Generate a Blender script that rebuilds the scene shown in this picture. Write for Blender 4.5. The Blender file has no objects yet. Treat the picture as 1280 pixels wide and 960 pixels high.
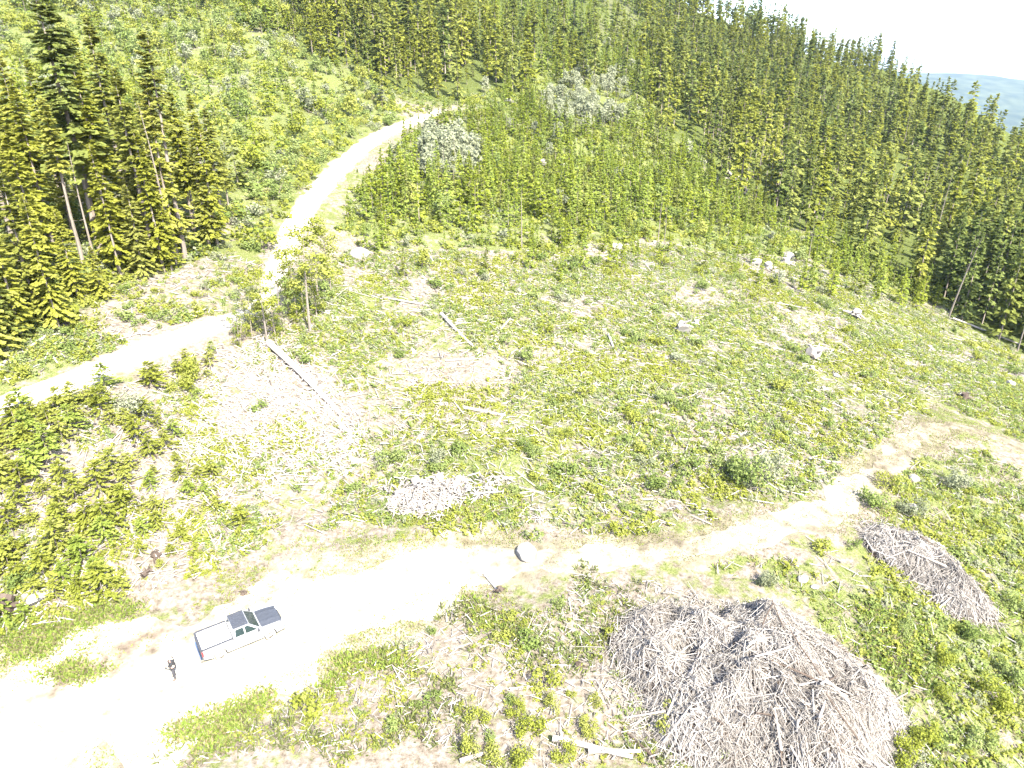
import bpy, bmesh, math, random
import numpy as np
from mathutils import Vector, Matrix

SEED = 11
rng = np.random.default_rng(SEED)
random.seed(SEED)
R = math.radians
scene = bpy.context.scene
COL = scene.collection

# ------------------------------------------------------------------ camera
CAM_Z = 32.0
PITCH = R(24.2)
FPX = 890.0
COSP, SINP = math.cos(PITCH), math.sin(PITCH)
cam_d = bpy.data.cameras.new('camera')
cam_d.sensor_width = 36.0
cam_d.lens = 36.0 * FPX / 1280.0
cam_d.clip_start = 0.5
cam_d.clip_end = 40000
cam = bpy.data.objects.new('camera', cam_d)
cam.location = (0, 0, CAM_Z)
cam.rotation_euler = (math.pi / 2 - PITCH, 0, 0)
COL.objects.link(cam)
scene.camera = cam


def ray(px, py):
    xv = (np.asarray(px, float) - 640) / FPX
    yv = (480 - np.asarray(py, float)) / FPX
    return xv, COSP + yv * SINP, -SINP + yv * COSP        # per unit depth


def project(x, y, z):
    dz = z - CAM_Z
    d = np.maximum(y * COSP - dz * SINP, 0.01)
    v = (y * SINP + dz * COSP) / d
    return 640 + FPX * x / d, 480 - FPX * v, d


# ------------------------------------------------------------------ terrain height
ctrl = []


def cz(px, py, z):
    a, b, c = ray(px, py)
    t = (z - CAM_Z) / c
    ctrl.append((a * t, b * t, z))


def cd(px, py, d):
    a, b, c = ray(px, py)
    ctrl.append((a * d, b * d, CAM_Z + c * d))


for p in [(0, 960, 0), (640, 960, -1.2), (1280, 960, -5), (960, 930, -2.2), (300, 850, 0), (100, 900, 0), (200, 780, 0.1), (400, 740, 0),
          (500, 730, 0), (650, 690, 0), (800, 690, -.3), (1050, 640, -1), (1180, 520, -3), (1280, 560, -4), (1280, 700, -5.2),
          (1150, 720, -3), (800, 800, -.9), (0, 800, .6), (160, 745, .4), (0, 700, 3), (150, 650, 2.6), (250, 650, 1.2), (0, 600, 5.5),
          (150, 550, 6), (250, 520, 4.6), (0, 510, 8), (140, 455, 8.2), (280, 405, 8.6), (340, 360, 9.6), (370, 290, 11.6), (420, 225, 14.2),
          (500, 160, 17.8), (560, 140, 20), (0, 430, 10), (110, 330, 12.5), (280, 310, 11.5), (450, 600, 1), (640, 600, 1.1), (850, 620, .1),
          (450, 450, 4.6), (640, 450, 3.6), (850, 450, 2), (1050, 450, -2), (430, 330, 9), (640, 310, 7.6), (850, 310, 4), (1000, 330, 0),
          (1180, 395, -8), (1280, 445, -11), (640, 200, 12), (900, 240, 3), (760, 150, 18), (830, 170, 14), (100, 200, 20),
          (-200, 500, 9), (-200, 900, 0), (1480, 960, -8), (1480, 500, -15), (640, 1250, -2), (0, 1250, 0), (1280, 1250, -6)]:
    cz(*p)
for p in [(100, 100, 165), (300, 100, 180), (0, 0, 250), (300, 0, 290), (450, 50, 240), (640, 60, 270), (640, 0, 390), (860, 8, 430),
          (960, 54, 400), (1100, 90, 370), (1200, 134, 330), (1280, 192, 300), (1000, 150, 280), (1150, 250, 210), (1280, 330, 160),
          (1050, 300, 150), (900, 120, 290), (760, 60, 320), (-200, 100, 150), (1480, 300, 210), (740, -35, 430)]:
    cd(*p)
for (px, d, z) in [(860, 560, 25), (960, 540, 5), (1100, 510, -15), (1200, 480, -35), (1300, 440, -55), (1500, 380, -70), (640, 600, 95),
                   (300, 560, 110), (0, 480, 110), (-300, 400, 95)]:
    a, b, c = ray(px, 90)
    ctrl.append((a * d, b * d, z))
ctrl = np.array(ctrl)


def _tps_phi(r2):
    return 0.5 * r2 * np.log(np.maximum(r2, 1e-9))


_S = 100.0
_n = len(ctrl)
_c = ctrl[:, :2] / _S
_K = _tps_phi(((_c[:, None] - _c[None]) ** 2).sum(-1)) + np.eye(_n) * 0.004
_P = np.hstack([np.ones((_n, 1)), _c])
_A = np.zeros((_n + 3, _n + 3))
_A[:_n, :_n] = _K
_A[:_n, _n:] = _P
_A[_n:, :_n] = _P.T
_w = np.linalg.solve(_A, np.concatenate([ctrl[:, 2], np.zeros(3)]))

_lat = np.random.default_rng(3).random((256, 256))


def vnoise(x, y, s, off=0):
    x = np.asarray(x) / s + 17.3 + off * 31.7
    y = np.asarray(y) / s + 5.1 + off * 11.9
    xi = np.floor(x).astype(int)
    yi = np.floor(y).astype(int)
    fx = x - xi
    fy = y - yi
    fx = fx * fx * (3 - 2 * fx)
    fy = fy * fy * (3 - 2 * fy)
    g = lambda i, j: _lat[i % 256, j % 256]
    return (g(xi, yi) * (1 - fx) * (1 - fy) + g(xi + 1, yi) * fx * (1 - fy) + g(xi, yi + 1) * (1 - fx) * fy + g(xi + 1, yi + 1) * fx * fy) * 2 - 1


def sstep(a, b, x):
    t = np.clip((x - a) / (b - a), 0, 1)
    return t * t * (3 - 2 * t)


def h_base(x, y):
    x = np.asarray(x, float)
    y = np.asarray(y, float)
    sh = x.shape
    q = np.stack([x.ravel(), y.ravel()], 1)
    # far from the control points the height is held and falls to the valley floor
    qc = np.stack([np.clip(q[:, 0], -330, 380), np.clip(q[:, 1], -20, 620)], 1)
    z = np.empty(len(q))
    for i in range(0, len(q), 40000):
        b = qc[i:i + 40000] / _S
        z[i:i + 40000] = _tps_phi(((b[:, None] - _c[None]) ** 2).sum(-1)) @ _w[:_n] + _w[_n] + b @ _w[_n + 1:]
    out = np.hypot(q[:, 0] - qc[:, 0], q[:, 1] - qc[:, 1])
    k = sstep(0, 1500, out)
    z = z * (1 - k) + (-420) * k
    return z.reshape(sh)


# ------------------------------------------------------------------ paths (pixel sketch -> points on the ground)
def ground_hit(px, py, hf=None):
    hf = hf or h_base
    a, b, c = ray(px, py)
    t = np.full(np.shape(a), 20.0)
    step = 1.5
    done = np.zeros(np.shape(a), bool)
    for _ in range(420):
        z = CAM_Z + c * t
        below = z < hf(a * t, b * t)
        done |= below
        if done.all():
            break
        t = np.where(done, t, t + step * np.maximum(1, t / 80))
    lo, hi = t - step * np.maximum(1, t / 80), t
    for _ in range(14):
        m = (lo + hi) / 2
        below = CAM_Z + c * m < hf(a * m, b * m)
        hi = np.where(below, m, hi)
        lo = np.where(below, lo, m)
    return a * hi, b * hi


def catmull(pts, n):
    pts = np.asarray(pts, float)
    p = np.vstack([2 * pts[0] - pts[1], pts, 2 * pts[-1] - pts[-2]])
    out = []
    for i in range(1, len(p) - 2):
        for t in np.linspace(0, 1, n, endpoint=False):
            out.append(0.5 * (2 * p[i] + (p[i + 1] - p[i - 1]) * t + (2 * p[i - 1] - 5 * p[i] + 4 * p[i + 1] - p[i + 2]) * t * t
                              + (3 * p[i] - p[i - 1] - 3 * p[i + 1] + p[i + 2]) * t ** 3))
    out.append(p[-2])
    return np.array(out)


def path(px_pts, widths, n=14):
    px_pts = np.array(px_pts, float)
    x, y = ground_hit(px_pts[:, 0], px_pts[:, 1])
    return catmull(np.stack([x, y, np.array(widths, float)], 1), n)


UP_PX = [(-120, 560), (0, 508), (80, 480), (170, 443), (250, 412), (300, 396), (334, 372), (346, 335), (360, 300), (384, 258), (420, 215), (462, 178), (500, 158), (548, 141), (580, 137)]
UP_W = [1.2, 1.2, 1.25, 1.3, 1.3, 1.2, 1.1, 1.3, 1.45, 1.6, 1.75, 1.9, 2.0, 1.8, 1.0]
upper = path(UP_PX, UP_W)
LOW_PX = [(-140, 968), (0, 925), (130, 880), (260, 835), (400, 770), (530, 718), (660, 700), (800, 693), (930, 672), (1030, 640), (1085, 597), (1130, 558), (1180, 532), (1240, 545), (1330, 580)]
LOW_W = [4.4, 4.5, 4.6, 4.5, 4.2, 3.0, 1.7, 1.1, 1.15, 1.3, 1.45, 1.3, 1.0, .6, .5]
lower = path(LOW_PX, LOW_W)


def path_dist(x, y, pth, extra=0):
    """signed distance outside the path's edge (metres)"""
    x = np.asarray(x, float)
    y = np.asarray(y, float)
    d = np.full(x.shape, 1e9)
    for k in range(len(pth) - 1):
        ax, ay, aw = pth[k]
        bx, by, bw = pth[k + 1]
        ex, ey = bx - ax, by - ay
        L2 = ex * ex + ey * ey + 1e-9
        t = np.clip(((x - ax) * ex + (y - ay) * ey) / L2, 0, 1)
        d = np.minimum(d, np.hypot(x - ax - t * ex, y - ay - t * ey) - (aw + (bw - aw) * t))
    return d


def h_exact(x, y):
    x = np.asarray(x, float)
    y = np.asarray(y, float)
    z = h_base(x, y)
    near = (np.abs(x) < 260) & (y < 360) & (y > -30)
    k = np.ones(x.shape)
    if near.any():
        du = np.full(x.shape, 50.0)
        du[near] = np.minimum(path_dist(x[near], y[near], upper), path_dist(x[near], y[near], lower))
        k = sstep(0, 3.5, du)
    r = np.hypot(x, y)
    amp = 0.35 + np.clip((r - 120) / 250, 0, 1) * 2.2
    amp = amp * (1 - sstep(500, 900, r))
    z = z + k * (vnoise(x, y, 9) * amp * 0.8 + vnoise(x, y, 3.1, 1) * 0.22 + vnoise(x, y, 27, 2) * amp * 0.9 + 0.1 * vnoise(x, y, 1.1, 3))
    return z


_HX, _HY, _HD = -150.0, 8.0, .5
_gx = np.arange(-150, 300.01, _HD)
_gy = np.arange(8, 440.01, _HD)
_HG = h_exact(*np.meshgrid(_gx, _gy))


def h(x, y):
    """ground height; read from a half-metre table near the camera, computed exactly elsewhere"""
    x = np.asarray(x, float)
    y = np.asarray(y, float)
    u, v = (x - _HX) / _HD, (y - _HY) / _HD
    ok = (u >= 0) & (v >= 0) & (u < len(_gx) - 1.001) & (v < len(_gy) - 1.001)
    i = np.clip(u, 0, len(_gx) - 2).astype(int)
    j = np.clip(v, 0, len(_gy) - 2).astype(int)
    fu, fv = np.clip(u - i, 0, 1), np.clip(v - j, 0, 1)
    z = (_HG[j, i] * (1 - fu) + _HG[j, i + 1] * fu) * (1 - fv) + (_HG[j + 1, i] * (1 - fu) + _HG[j + 1, i + 1] * fu) * fv
    if not ok.all():
        z = np.where(ok, z, 0)
        z[~ok] = h_exact(x[~ok], y[~ok])
    return z


def at(px, py):
    x, y = ground_hit(np.array([px], float), np.array([py], float), h)
    return float(x[0]), float(y[0]), float(h(x, y)[0])


# ------------------------------------------------------------------ materials
def new_mat(name):
    m = bpy.data.materials.new(name)
    m.use_nodes = True
    nt = m.node_tree
    for n in list(nt.nodes):
        nt.nodes.remove(n)
    out = nt.nodes.new('ShaderNodeOutputMaterial')
    return m, nt, out


def N(nt, t, **kw):
    n = nt.nodes.new(t)
    for k, v in kw.items():
        if k.startswith('i_'):
            n.inputs[k[2:].replace('_', ' ')].default_value = v
        else:
            setattr(n, k, v)
    return n


def ramp(nt, stops):
    r = nt.nodes.new('ShaderNodeValToRGB')
    e = r.color_ramp.elements
    while len(e) < len(stops):
        e.new(0.5)
    for i, (p, c) in enumerate(stops):
        e[i].position = p
        e[i].color = (*c, 1)
    return r


LEAF = 1.1


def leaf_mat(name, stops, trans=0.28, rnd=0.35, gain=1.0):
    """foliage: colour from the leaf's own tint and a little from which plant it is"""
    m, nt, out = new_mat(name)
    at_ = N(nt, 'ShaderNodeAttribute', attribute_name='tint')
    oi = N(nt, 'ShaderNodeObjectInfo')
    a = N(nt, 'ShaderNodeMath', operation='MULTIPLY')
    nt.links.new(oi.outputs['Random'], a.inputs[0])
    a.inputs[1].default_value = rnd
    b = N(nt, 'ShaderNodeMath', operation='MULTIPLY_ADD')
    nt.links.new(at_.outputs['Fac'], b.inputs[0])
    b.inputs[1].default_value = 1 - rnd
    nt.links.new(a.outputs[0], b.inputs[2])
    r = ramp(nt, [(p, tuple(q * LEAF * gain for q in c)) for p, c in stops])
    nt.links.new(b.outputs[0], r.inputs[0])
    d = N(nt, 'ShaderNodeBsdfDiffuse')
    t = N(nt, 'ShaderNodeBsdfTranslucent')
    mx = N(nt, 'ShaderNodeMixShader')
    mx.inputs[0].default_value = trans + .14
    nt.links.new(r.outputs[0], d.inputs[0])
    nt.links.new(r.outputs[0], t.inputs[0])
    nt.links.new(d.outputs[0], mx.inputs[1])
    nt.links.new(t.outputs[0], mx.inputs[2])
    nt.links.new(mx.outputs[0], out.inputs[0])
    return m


def wood_mat(name, stops, rnd=0.3, scale=6.0):
    m, nt, out = new_mat(name)
    at_ = N(nt, 'ShaderNodeAttribute', attribute_name='tint')
    tc = N(nt, 'ShaderNodeTexCoord')
    no = N(nt, 'ShaderNodeTexNoise')
    no.inputs['Scale'].default_value = scale
    no.inputs['Detail'].default_value = 4
    nt.links.new(tc.outputs['Object'], no.inputs['Vector'])
    a = N(nt, 'ShaderNodeMath', operation='MULTIPLY')
    a.inputs[1].default_value = rnd
    nt.links.new(no.outputs[0], a.inputs[0])
    b = N(nt, 'ShaderNodeMath', operation='MULTIPLY_ADD')
    b.inputs[1].default_value = 1 - rnd
    nt.links.new(at_.outputs['Fac'], b.inputs[0])
    nt.links.new(a.outputs[0], b.inputs[2])
    r = ramp(nt, stops)
    nt.links.new(b.outputs[0], r.inputs[0])
    d = N(nt, 'ShaderNodeBsdfDiffuse')
    nt.links.new(r.outputs[0], d.inputs[0])
    nt.links.new(d.outputs[0], out.inputs[0])
    return m


def plain(name, col, rough=0.5, metal=0.0, spec=0.5, coat=0.0):
    m, nt, out = new_mat(name)
    b = N(nt, 'ShaderNodeBsdfPrincipled')
    no = N(nt, 'ShaderNodeTexNoise')
    no.inputs['Scale'].default_value = 5
    tc = N(nt, 'ShaderNodeTexCoord')
    nt.links.new(tc.outputs['Object'], no.inputs['Vector'])
    r = ramp(nt, [(0.3, tuple(c * 0.86 for c in col)), (0.7, tuple(min(1, c * 1.08) for c in col))])
    nt.links.new(no.outputs[0], r.inputs[0])
    nt.links.new(r.outputs[0], b.inputs['Base Color'])
    b.inputs['Roughness'].default_value = rough
    b.inputs['Metallic'].default_value = metal
    b.inputs['Specular IOR Level'].default_value = spec
    b.inputs['Coat Weight'].default_value = coat
    nt.links.new(b.outputs[0], out.inputs[0])
    return m


M = {}
M['con_dark'] = leaf_mat('dark_conifer_needles', [(0, (.03, .044, .014)), (.5, (.075, .097, .028)), (1, (.13, .155, .05))], 0.35, .35, 1.18)
M['con_olive'] = leaf_mat('olive_conifer_needles', [(0, (.045, .055, .012)), (.5, (.108, .125, .03)), (1, (.175, .19, .06))], 0.38, .35, 1.18)
M['con_yellow'] = leaf_mat('yellow_green_conifer_needles', [(0, (.058, .07, .01)), (.5, (.14, .155, .026)), (1, (.21, .215, .06))], 0.40, .35, 1.18)
M['young'] = leaf_mat('young_conifer_needles', [(0, (.055, .08, .014)), (.5, (.145, .185, .036)), (1, (.22, .255, .072))], 0.44, .35, 1.18)
M['young_yel'] = leaf_mat('yellowish_young_needles', [(0, (.062, .08, .009)), (.5, (.15, .182, .024)), (1, (.215, .24, .055))], 0.44, .35, 1.18)
M['shrub'] = leaf_mat('shrub_leaves', [(0, (.045, .068, .018)), (.5, (.11, .145, .042)), (1, (.19, .22, .09))], .34)
M['shrub_yel'] = leaf_mat('yellow_shrub_leaves', [(0, (.055, .07, .01)), (.5, (.145, .165, .028)), (1, (.23, .235, .08))], .34)
M['grey_leaf'] = leaf_mat('grey_green_leaves', [(0, (.07, .083, .048)), (.5, (.145, .16, .1)), (1, (.225, .24, .165))], .34)
M['bank_yel'] = leaf_mat('lime_conifer_needles', [(0, (.07, .08, .012)), (.5, (.17, .19, .034)), (1, (.25, .26, .08))], .4)
M['grass'] = leaf_mat('grass_blades', [(0, (.07, .11, .015)), (.5, (.13, .18, .034)), (1, (.21, .23, .075))], .4)
M['weed'] = leaf_mat('weed_stems', [(0, (.06, .052, .04)), (.5, (.08, .1, .028)), (1, (.14, .165, .05))], .25)
M['drygrass'] = leaf_mat('dry_straw', [(0, (.07, .058, .03)), (.5, (.125, .112, .06)), (1, (.19, .175, .1))], .3)
M['bark'] = wood_mat('conifer_bark', [(0, (.06, .05, .042)), (1, (.2, .175, .15))])
M['snag'] = wood_mat('bleached_snag_wood', [(0, (.045, .038, .032)), (1, (.18, .16, .14))], .5, 2.0)
M['slash'] = wood_mat('bleached_slash_wood', [(0, (.042, .037, .034)), (.33, (.13, .121, .111)), (1, (.31, .296, .28))], .25, 3)
M['white_wood'] = wood_mat('sun_bleached_log_wood', [(0, (.08, .068, .06)), (1, (.3, .275, .25))], .5, 3)
M['dark_wood'] = wood_mat('dark_rotten_wood', [(0, (.018, .014, .012)), (1, (.075, .06, .05))])
M['stone'] = wood_mat('pale_rock', [(0, (.08, .075, .07)), (1, (.27, .26, .245))], .6, 2.5)


def mat_ground():
    m, nt, out = new_mat('clearcut_ground')
    geo = N(nt, 'ShaderNodeNewGeometry')
    L = nt.links.new

    def noise(scale, detail=5, rough=.6):
        n = N(nt, 'ShaderNodeTexNoise')
        n.inputs['Scale'].default_value = scale
        n.inputs['Detail'].default_value = detail
        n.inputs['Roughness'].default_value = rough
        L(geo.outputs['Position'], n.inputs['Vector'])
        return n
    n1, n2, n3, n4 = noise(2.6, 6, .7), noise(.22, 4), noise(7, 4, .75), noise(.9, 4, .65)
    soil = ramp(nt, [(.3, (.035, .028, .02)), (.42, (.085, .073, .058)), (.55, (.12, .107, .092)), (.74, (.2, .186, .166))])
    L(n1.outputs[0], soil.inputs[0])
    green = ramp(nt, [(.32, (.03, .038, .012)), (.5, (.07, .083, .028)), (.7, (.135, .138, .068))])
    L(n3.outputs[0], green.inputs[0])
    attr = N(nt, 'ShaderNodeAttribute', attribute_name='green')
    f = N(nt, 'ShaderNodeMath', operation='ADD')
    L(attr.outputs['Fac'], f.inputs[0])
    f2 = N(nt, 'ShaderNodeMath', operation='MULTIPLY_ADD')
    L(n4.outputs[0], f2.inputs[0])
    f2.inputs[1].default_value = 1.6
    f2.inputs[2].default_value = -.8
    L(f2.outputs[0], f.inputs[1])
    fr = ramp(nt, [(.38, (0, 0, 0)), (.62, (1, 1, 1))])
    L(f.outputs[0], fr.inputs[0])
    mx = N(nt, 'ShaderNodeMix', data_type='RGBA')
    L(fr.outputs[0], mx.inputs['Factor'])
    L(soil.outputs[0], mx.inputs['A'])
    L(green.outputs[0], mx.inputs['B'])
    # forest floor
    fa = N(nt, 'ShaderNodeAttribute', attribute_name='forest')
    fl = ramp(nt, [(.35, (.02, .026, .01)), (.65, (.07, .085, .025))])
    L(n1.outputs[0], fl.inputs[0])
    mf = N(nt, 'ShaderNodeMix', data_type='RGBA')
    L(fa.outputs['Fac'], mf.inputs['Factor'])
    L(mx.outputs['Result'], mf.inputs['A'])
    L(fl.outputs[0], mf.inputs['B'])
    # pale dirt of the landing
    da = N(nt, 'ShaderNodeAttribute', attribute_name='dirt')
    dirt = ramp(nt, [(.3, (.085, .075, .048)), (.5, (.15, .137, .1)), (.7, (.23, .215, .175))])
    L(n4.outputs[0], dirt.inputs[0])
    sa = N(nt, 'ShaderNodeAttribute', attribute_name='straw')
    strw = ramp(nt, [(.3, (.048, .042, .028)), (.5, (.086, .078, .054)), (.7, (.132, .122, .09))])
    L(n4.outputs[0], strw.inputs[0])
    dmx = N(nt, 'ShaderNodeMix', data_type='RGBA')
    L(sa.outputs['Fac'], dmx.inputs['Factor'])
    L(dirt.outputs[0], dmx.inputs['A'])
    L(strw.outputs[0], dmx.inputs['B'])
    df = N(nt, 'ShaderNodeMath', operation='MULTIPLY_ADD', use_clamp=True)
    L(n1.outputs[0], df.inputs[0])
    df.inputs[1].default_value = .9
    df.inputs[2].default_value = -.45
    ds = N(nt, 'ShaderNodeMath', operation='ADD', use_clamp=True)
    L(da.outputs['Fac'], ds.inputs[0])
    L(df.outputs[0], ds.inputs[1])
    dr = ramp(nt, [(.4, (0, 0, 0)), (.62, (1, 1, 1))])
    L(ds.outputs[0], dr.inputs[0])
    md = N(nt, 'ShaderNodeMix', data_type='RGBA')
    L(dr.outputs[0], md.inputs['Factor'])
    L(mf.outputs['Result'], md.inputs['A'])
    L(dmx.outputs['Result'], md.inputs['B'])
    bs = N(nt, 'ShaderNodeBsdfDiffuse')
    L(md.outputs['Result'], bs.inputs[0])
    bp = N(nt, 'ShaderNodeBump')
    bp.inputs['Strength'].default_value = .55
    bp.inputs['Distance'].default_value = .25
    L(n1.outputs[0], bp.inputs['Height'])
    L(bp.outputs[0], bs.inputs['Normal'])
    L(bs.outputs[0], out.inputs[0])
    return m


def mat_road(name, stops, scale=1.2, bump=.3, straw=0.0):
    m, nt, out = new_mat(name)
    geo = N(nt, 'ShaderNodeNewGeometry')
    L = nt.links.new
    n = N(nt, 'ShaderNodeTexNoise')
    n.inputs['Scale'].default_value = scale
    n.inputs['Detail'].default_value = 6
    n.inputs['Roughness'].default_value = .65
    L(geo.outputs['Position'], n.inputs['Vector'])
    r = ramp(nt, stops)
    L(n.outputs[0], r.inputs[0])
    col = r.outputs[0]
    if straw:
        at_ = N(nt, 'ShaderNodeAttribute', attribute_name='straw')
        r2 = ramp(nt, [(.34, (.05, .043, .032)), (.48, (.09, .08, .06)), (.62, (.135, .123, .094))])
        L(n.outputs[0], r2.inputs[0])
        mx = N(nt, 'ShaderNodeMix', data_type='RGBA')
        L(at_.outputs['Fac'], mx.inputs['Factor'])
        L(col, mx.inputs['A'])
        L(r2.outputs[0], mx.inputs['B'])
        ab = N(nt, 'ShaderNodeAttribute', attribute_name='brown')
        r3 = ramp(nt, [(.35, (.05, .038, .03)), (.5, (.11, .09, .07)), (.66, (.24, .21, .165))])
        L(n.outputs[0], r3.inputs[0])
        m3 = N(nt, 'ShaderNodeMix', data_type='RGBA')
        L(ab.outputs['Fac'], m3.inputs['Factor'])
        L(mx.outputs['Result'], m3.inputs['A'])
        L(r3.outputs[0], m3.inputs['B'])
        col = m3.outputs['Result']
    bs = N(nt, 'ShaderNodeBsdfDiffuse')
    L(col, bs.inputs[0])
    bp = N(nt, 'ShaderNodeBump')
    bp.inputs['Strength'].default_value = bump
    bp.inputs['Distance'].default_value = .1
    L(n.outputs[0], bp.inputs['Height'])
    L(bp.outputs[0], bs.inputs['Normal'])
    L(bs.outputs[0], out.inputs[0])
    return m



M['ground'] = mat_ground()
M['gravel'] = mat_road('pale_gravel', [(.3, (.17, .155, .128)), (.6, (.27, .255, .225))])
M['track'] = mat_road('dirt_track_surface', [(.3, (.1, .093, .062)), (.42, (.17, .16, .125)), (.6, (.27, .255, .215))], .8, .5, 1.0)

# ------------------------------------------------------------------ tagging


def tag(o, label=None, cat=None, group=None, kind=None):
    if label:
        o['label'] = label
    if cat:
        o['category'] = cat
    if group:
        o['group'] = group
    if kind:
        o['kind'] = kind
    return o


def link(o, parent=None):
    COL.objects.link(o)
    if parent is not None:
        o.parent = parent
    return o


def empty(name, loc, rz=0.0, label=None, cat=None, group=None):
    o = bpy.data.objects.new(name, None)
    o.empty_display_size = .3
    o.location = loc
    o.rotation_euler = (0, 0, rz)
    link(o)
    return tag(o, label, cat, group)


def copy_tree(o, parent=None):
    c = o.copy()
    link(c, parent)
    for ch in o.children:
        copy_tree(ch, c)
    return c


# ------------------------------------------------------------------ polygon soup
class Soup:
    def __init__(self):
        self.v, self.t, self.m = [], [], []

    def add(self, quads, tint, mi=0):
        quads = np.asarray(quads, float).reshape(-1, 4, 3)
        self.v.append(quads)
        self.t.append(np.broadcast_to(np.asarray(tint, float), (len(quads),)).copy())
        self.m.append(np.full(len(quads), mi, int))
        return self

    def arrays(self):
        return np.concatenate(self.v), np.concatenate(self.t), np.concatenate(self.m)

    def mesh(self, name, mats, smooth=False):
        return soup_mesh(name, *self.arrays(), mats, smooth)


def soup_mesh(name, v, t, mi, mats, smooth=False):
    n = len(v)
    me = bpy.data.meshes.new(name)
    me.vertices.add(n * 4)
    me.vertices.foreach_set('co', v.reshape(-1).astype(np.float32))
    me.loops.add(n * 4)
    me.loops.foreach_set('vertex_index', np.arange(n * 4, dtype=np.int32))
    me.polygons.add(n)
    me.polygons.foreach_set('loop_start', np.arange(0, n * 4, 4, dtype=np.int32))
    me.polygons.foreach_set('loop_total', np.full(n, 4, np.int32))
    me.polygons.foreach_set('material_index', mi.astype(np.int32))
    a = me.attributes.new('tint', 'FLOAT', 'FACE')
    a.data.foreach_set('value', t.astype(np.float32))
    for m in mats:
        me.materials.append(m)
    me.update(calc_edges=True)
    return me


def unit(a):
    return a / np.maximum(np.linalg.norm(a, axis=-1, keepdims=True), 1e-9)


def kites(base, direc, length, width, up=None, r=rng):
    """flat pointed leaves / sprays: base point, direction, length, width"""
    direc = unit(direc)
    if up is None:
        up = r.normal(size=direc.shape)
    side = unit(np.cross(direc, up))
    L = np.asarray(length)[..., None]
    W = np.asarray(width)[..., None]
    mid = base + direc * L * .55
    return np.stack([base, mid + side * W * .5, base + direc * L, mid - side * W * .5], 1)


def tube(p0, p1, r0, r1, sides=5):
    """tapered tubes between arrays of points -> quads"""
    p0, p1 = np.atleast_2d(p0).astype(float), np.atleast_2d(p1).astype(float)
    n = len(p0)
    r0 = np.broadcast_to(np.asarray(r0, float), (n,))
    r1 = np.broadcast_to(np.asarray(r1, float), (n,))
    d = unit(p1 - p0)
    ref = np.where(np.abs(d[:, 2:3]) > .9, np.array([[1., 0, 0]]), np.array([[0., 0, 1.]]))
    s = unit(np.cross(d, ref))
    u = np.cross(s, d)
    out = []
    ang = np.linspace(0, 2 * math.pi, sides, endpoint=False)
    ring = lambda p, rr, a: p + (s * math.cos(a) + u * math.sin(a)) * rr[:, None]
    for k in range(sides):
        a, b = ang[k], ang[(k + 1) % sides]
        out.append(np.stack([ring(p0, r0, a), ring(p0, r0, b), ring(p1, r1, b), ring(p1, r1, a)], 1))
    # end caps as quads to a centre fan pair
    for p, rr, flip in ((p0, r0, 1), (p1, r1, 0)):
        for k in range(0, sides, 2):
            a, b, c = ang[k], ang[(k + 1) % sides], ang[(k + 2) % sides]
            q = [p, ring(p, rr, a), ring(p, rr, b), ring(p, rr, c)]
            out.append(np.stack(q if not flip else q[::-1], 1))
    return np.concatenate(out)


def tube_count(sides):
    return sides + 2 * ((sides + 1) // 2)


# ------------------------------------------------------------------ tree prototypes (unit: metres)
def trunk_soup(hh, r0, lean, r, sides=6, segs=5, mi=0, bare=0):
    s = Soup()
    zs = np.linspace(-.4, hh, segs + 1)
    pts = np.stack([lean[0] * (zs / hh) ** 2 + .02 * hh * np.sin(zs * .5 + lean[1]) * .15, lean[1] * (zs / hh) ** 2, zs], 1)
    rr = r0 * (1 - .93 * np.clip(zs / hh, 0, 1))
    s.add(tube(pts[:-1], pts[1:], rr[:-1], rr[1:], sides), r.random(segs * tube_count(sides)) * .4 + .4, mi)
    if bare:
        t = r.uniform(.15, .95, bare)
        b = np.stack([np.interp(t * hh, zs, pts[:, 0]), np.interp(t * hh, zs, pts[:, 1]), t * hh], 1)
        a = r.uniform(0, 6.28, bare)
        L = r.uniform(.3, 1.0, bare) * hh * .06 * (1.2 - t)
        e = b + np.stack([np.cos(a) * L, np.sin(a) * L, r.uniform(-.4, .3, bare) * L], 1)
        s.add(tube(b, e, .03, .012, 3), .5, mi)
    return s


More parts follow.
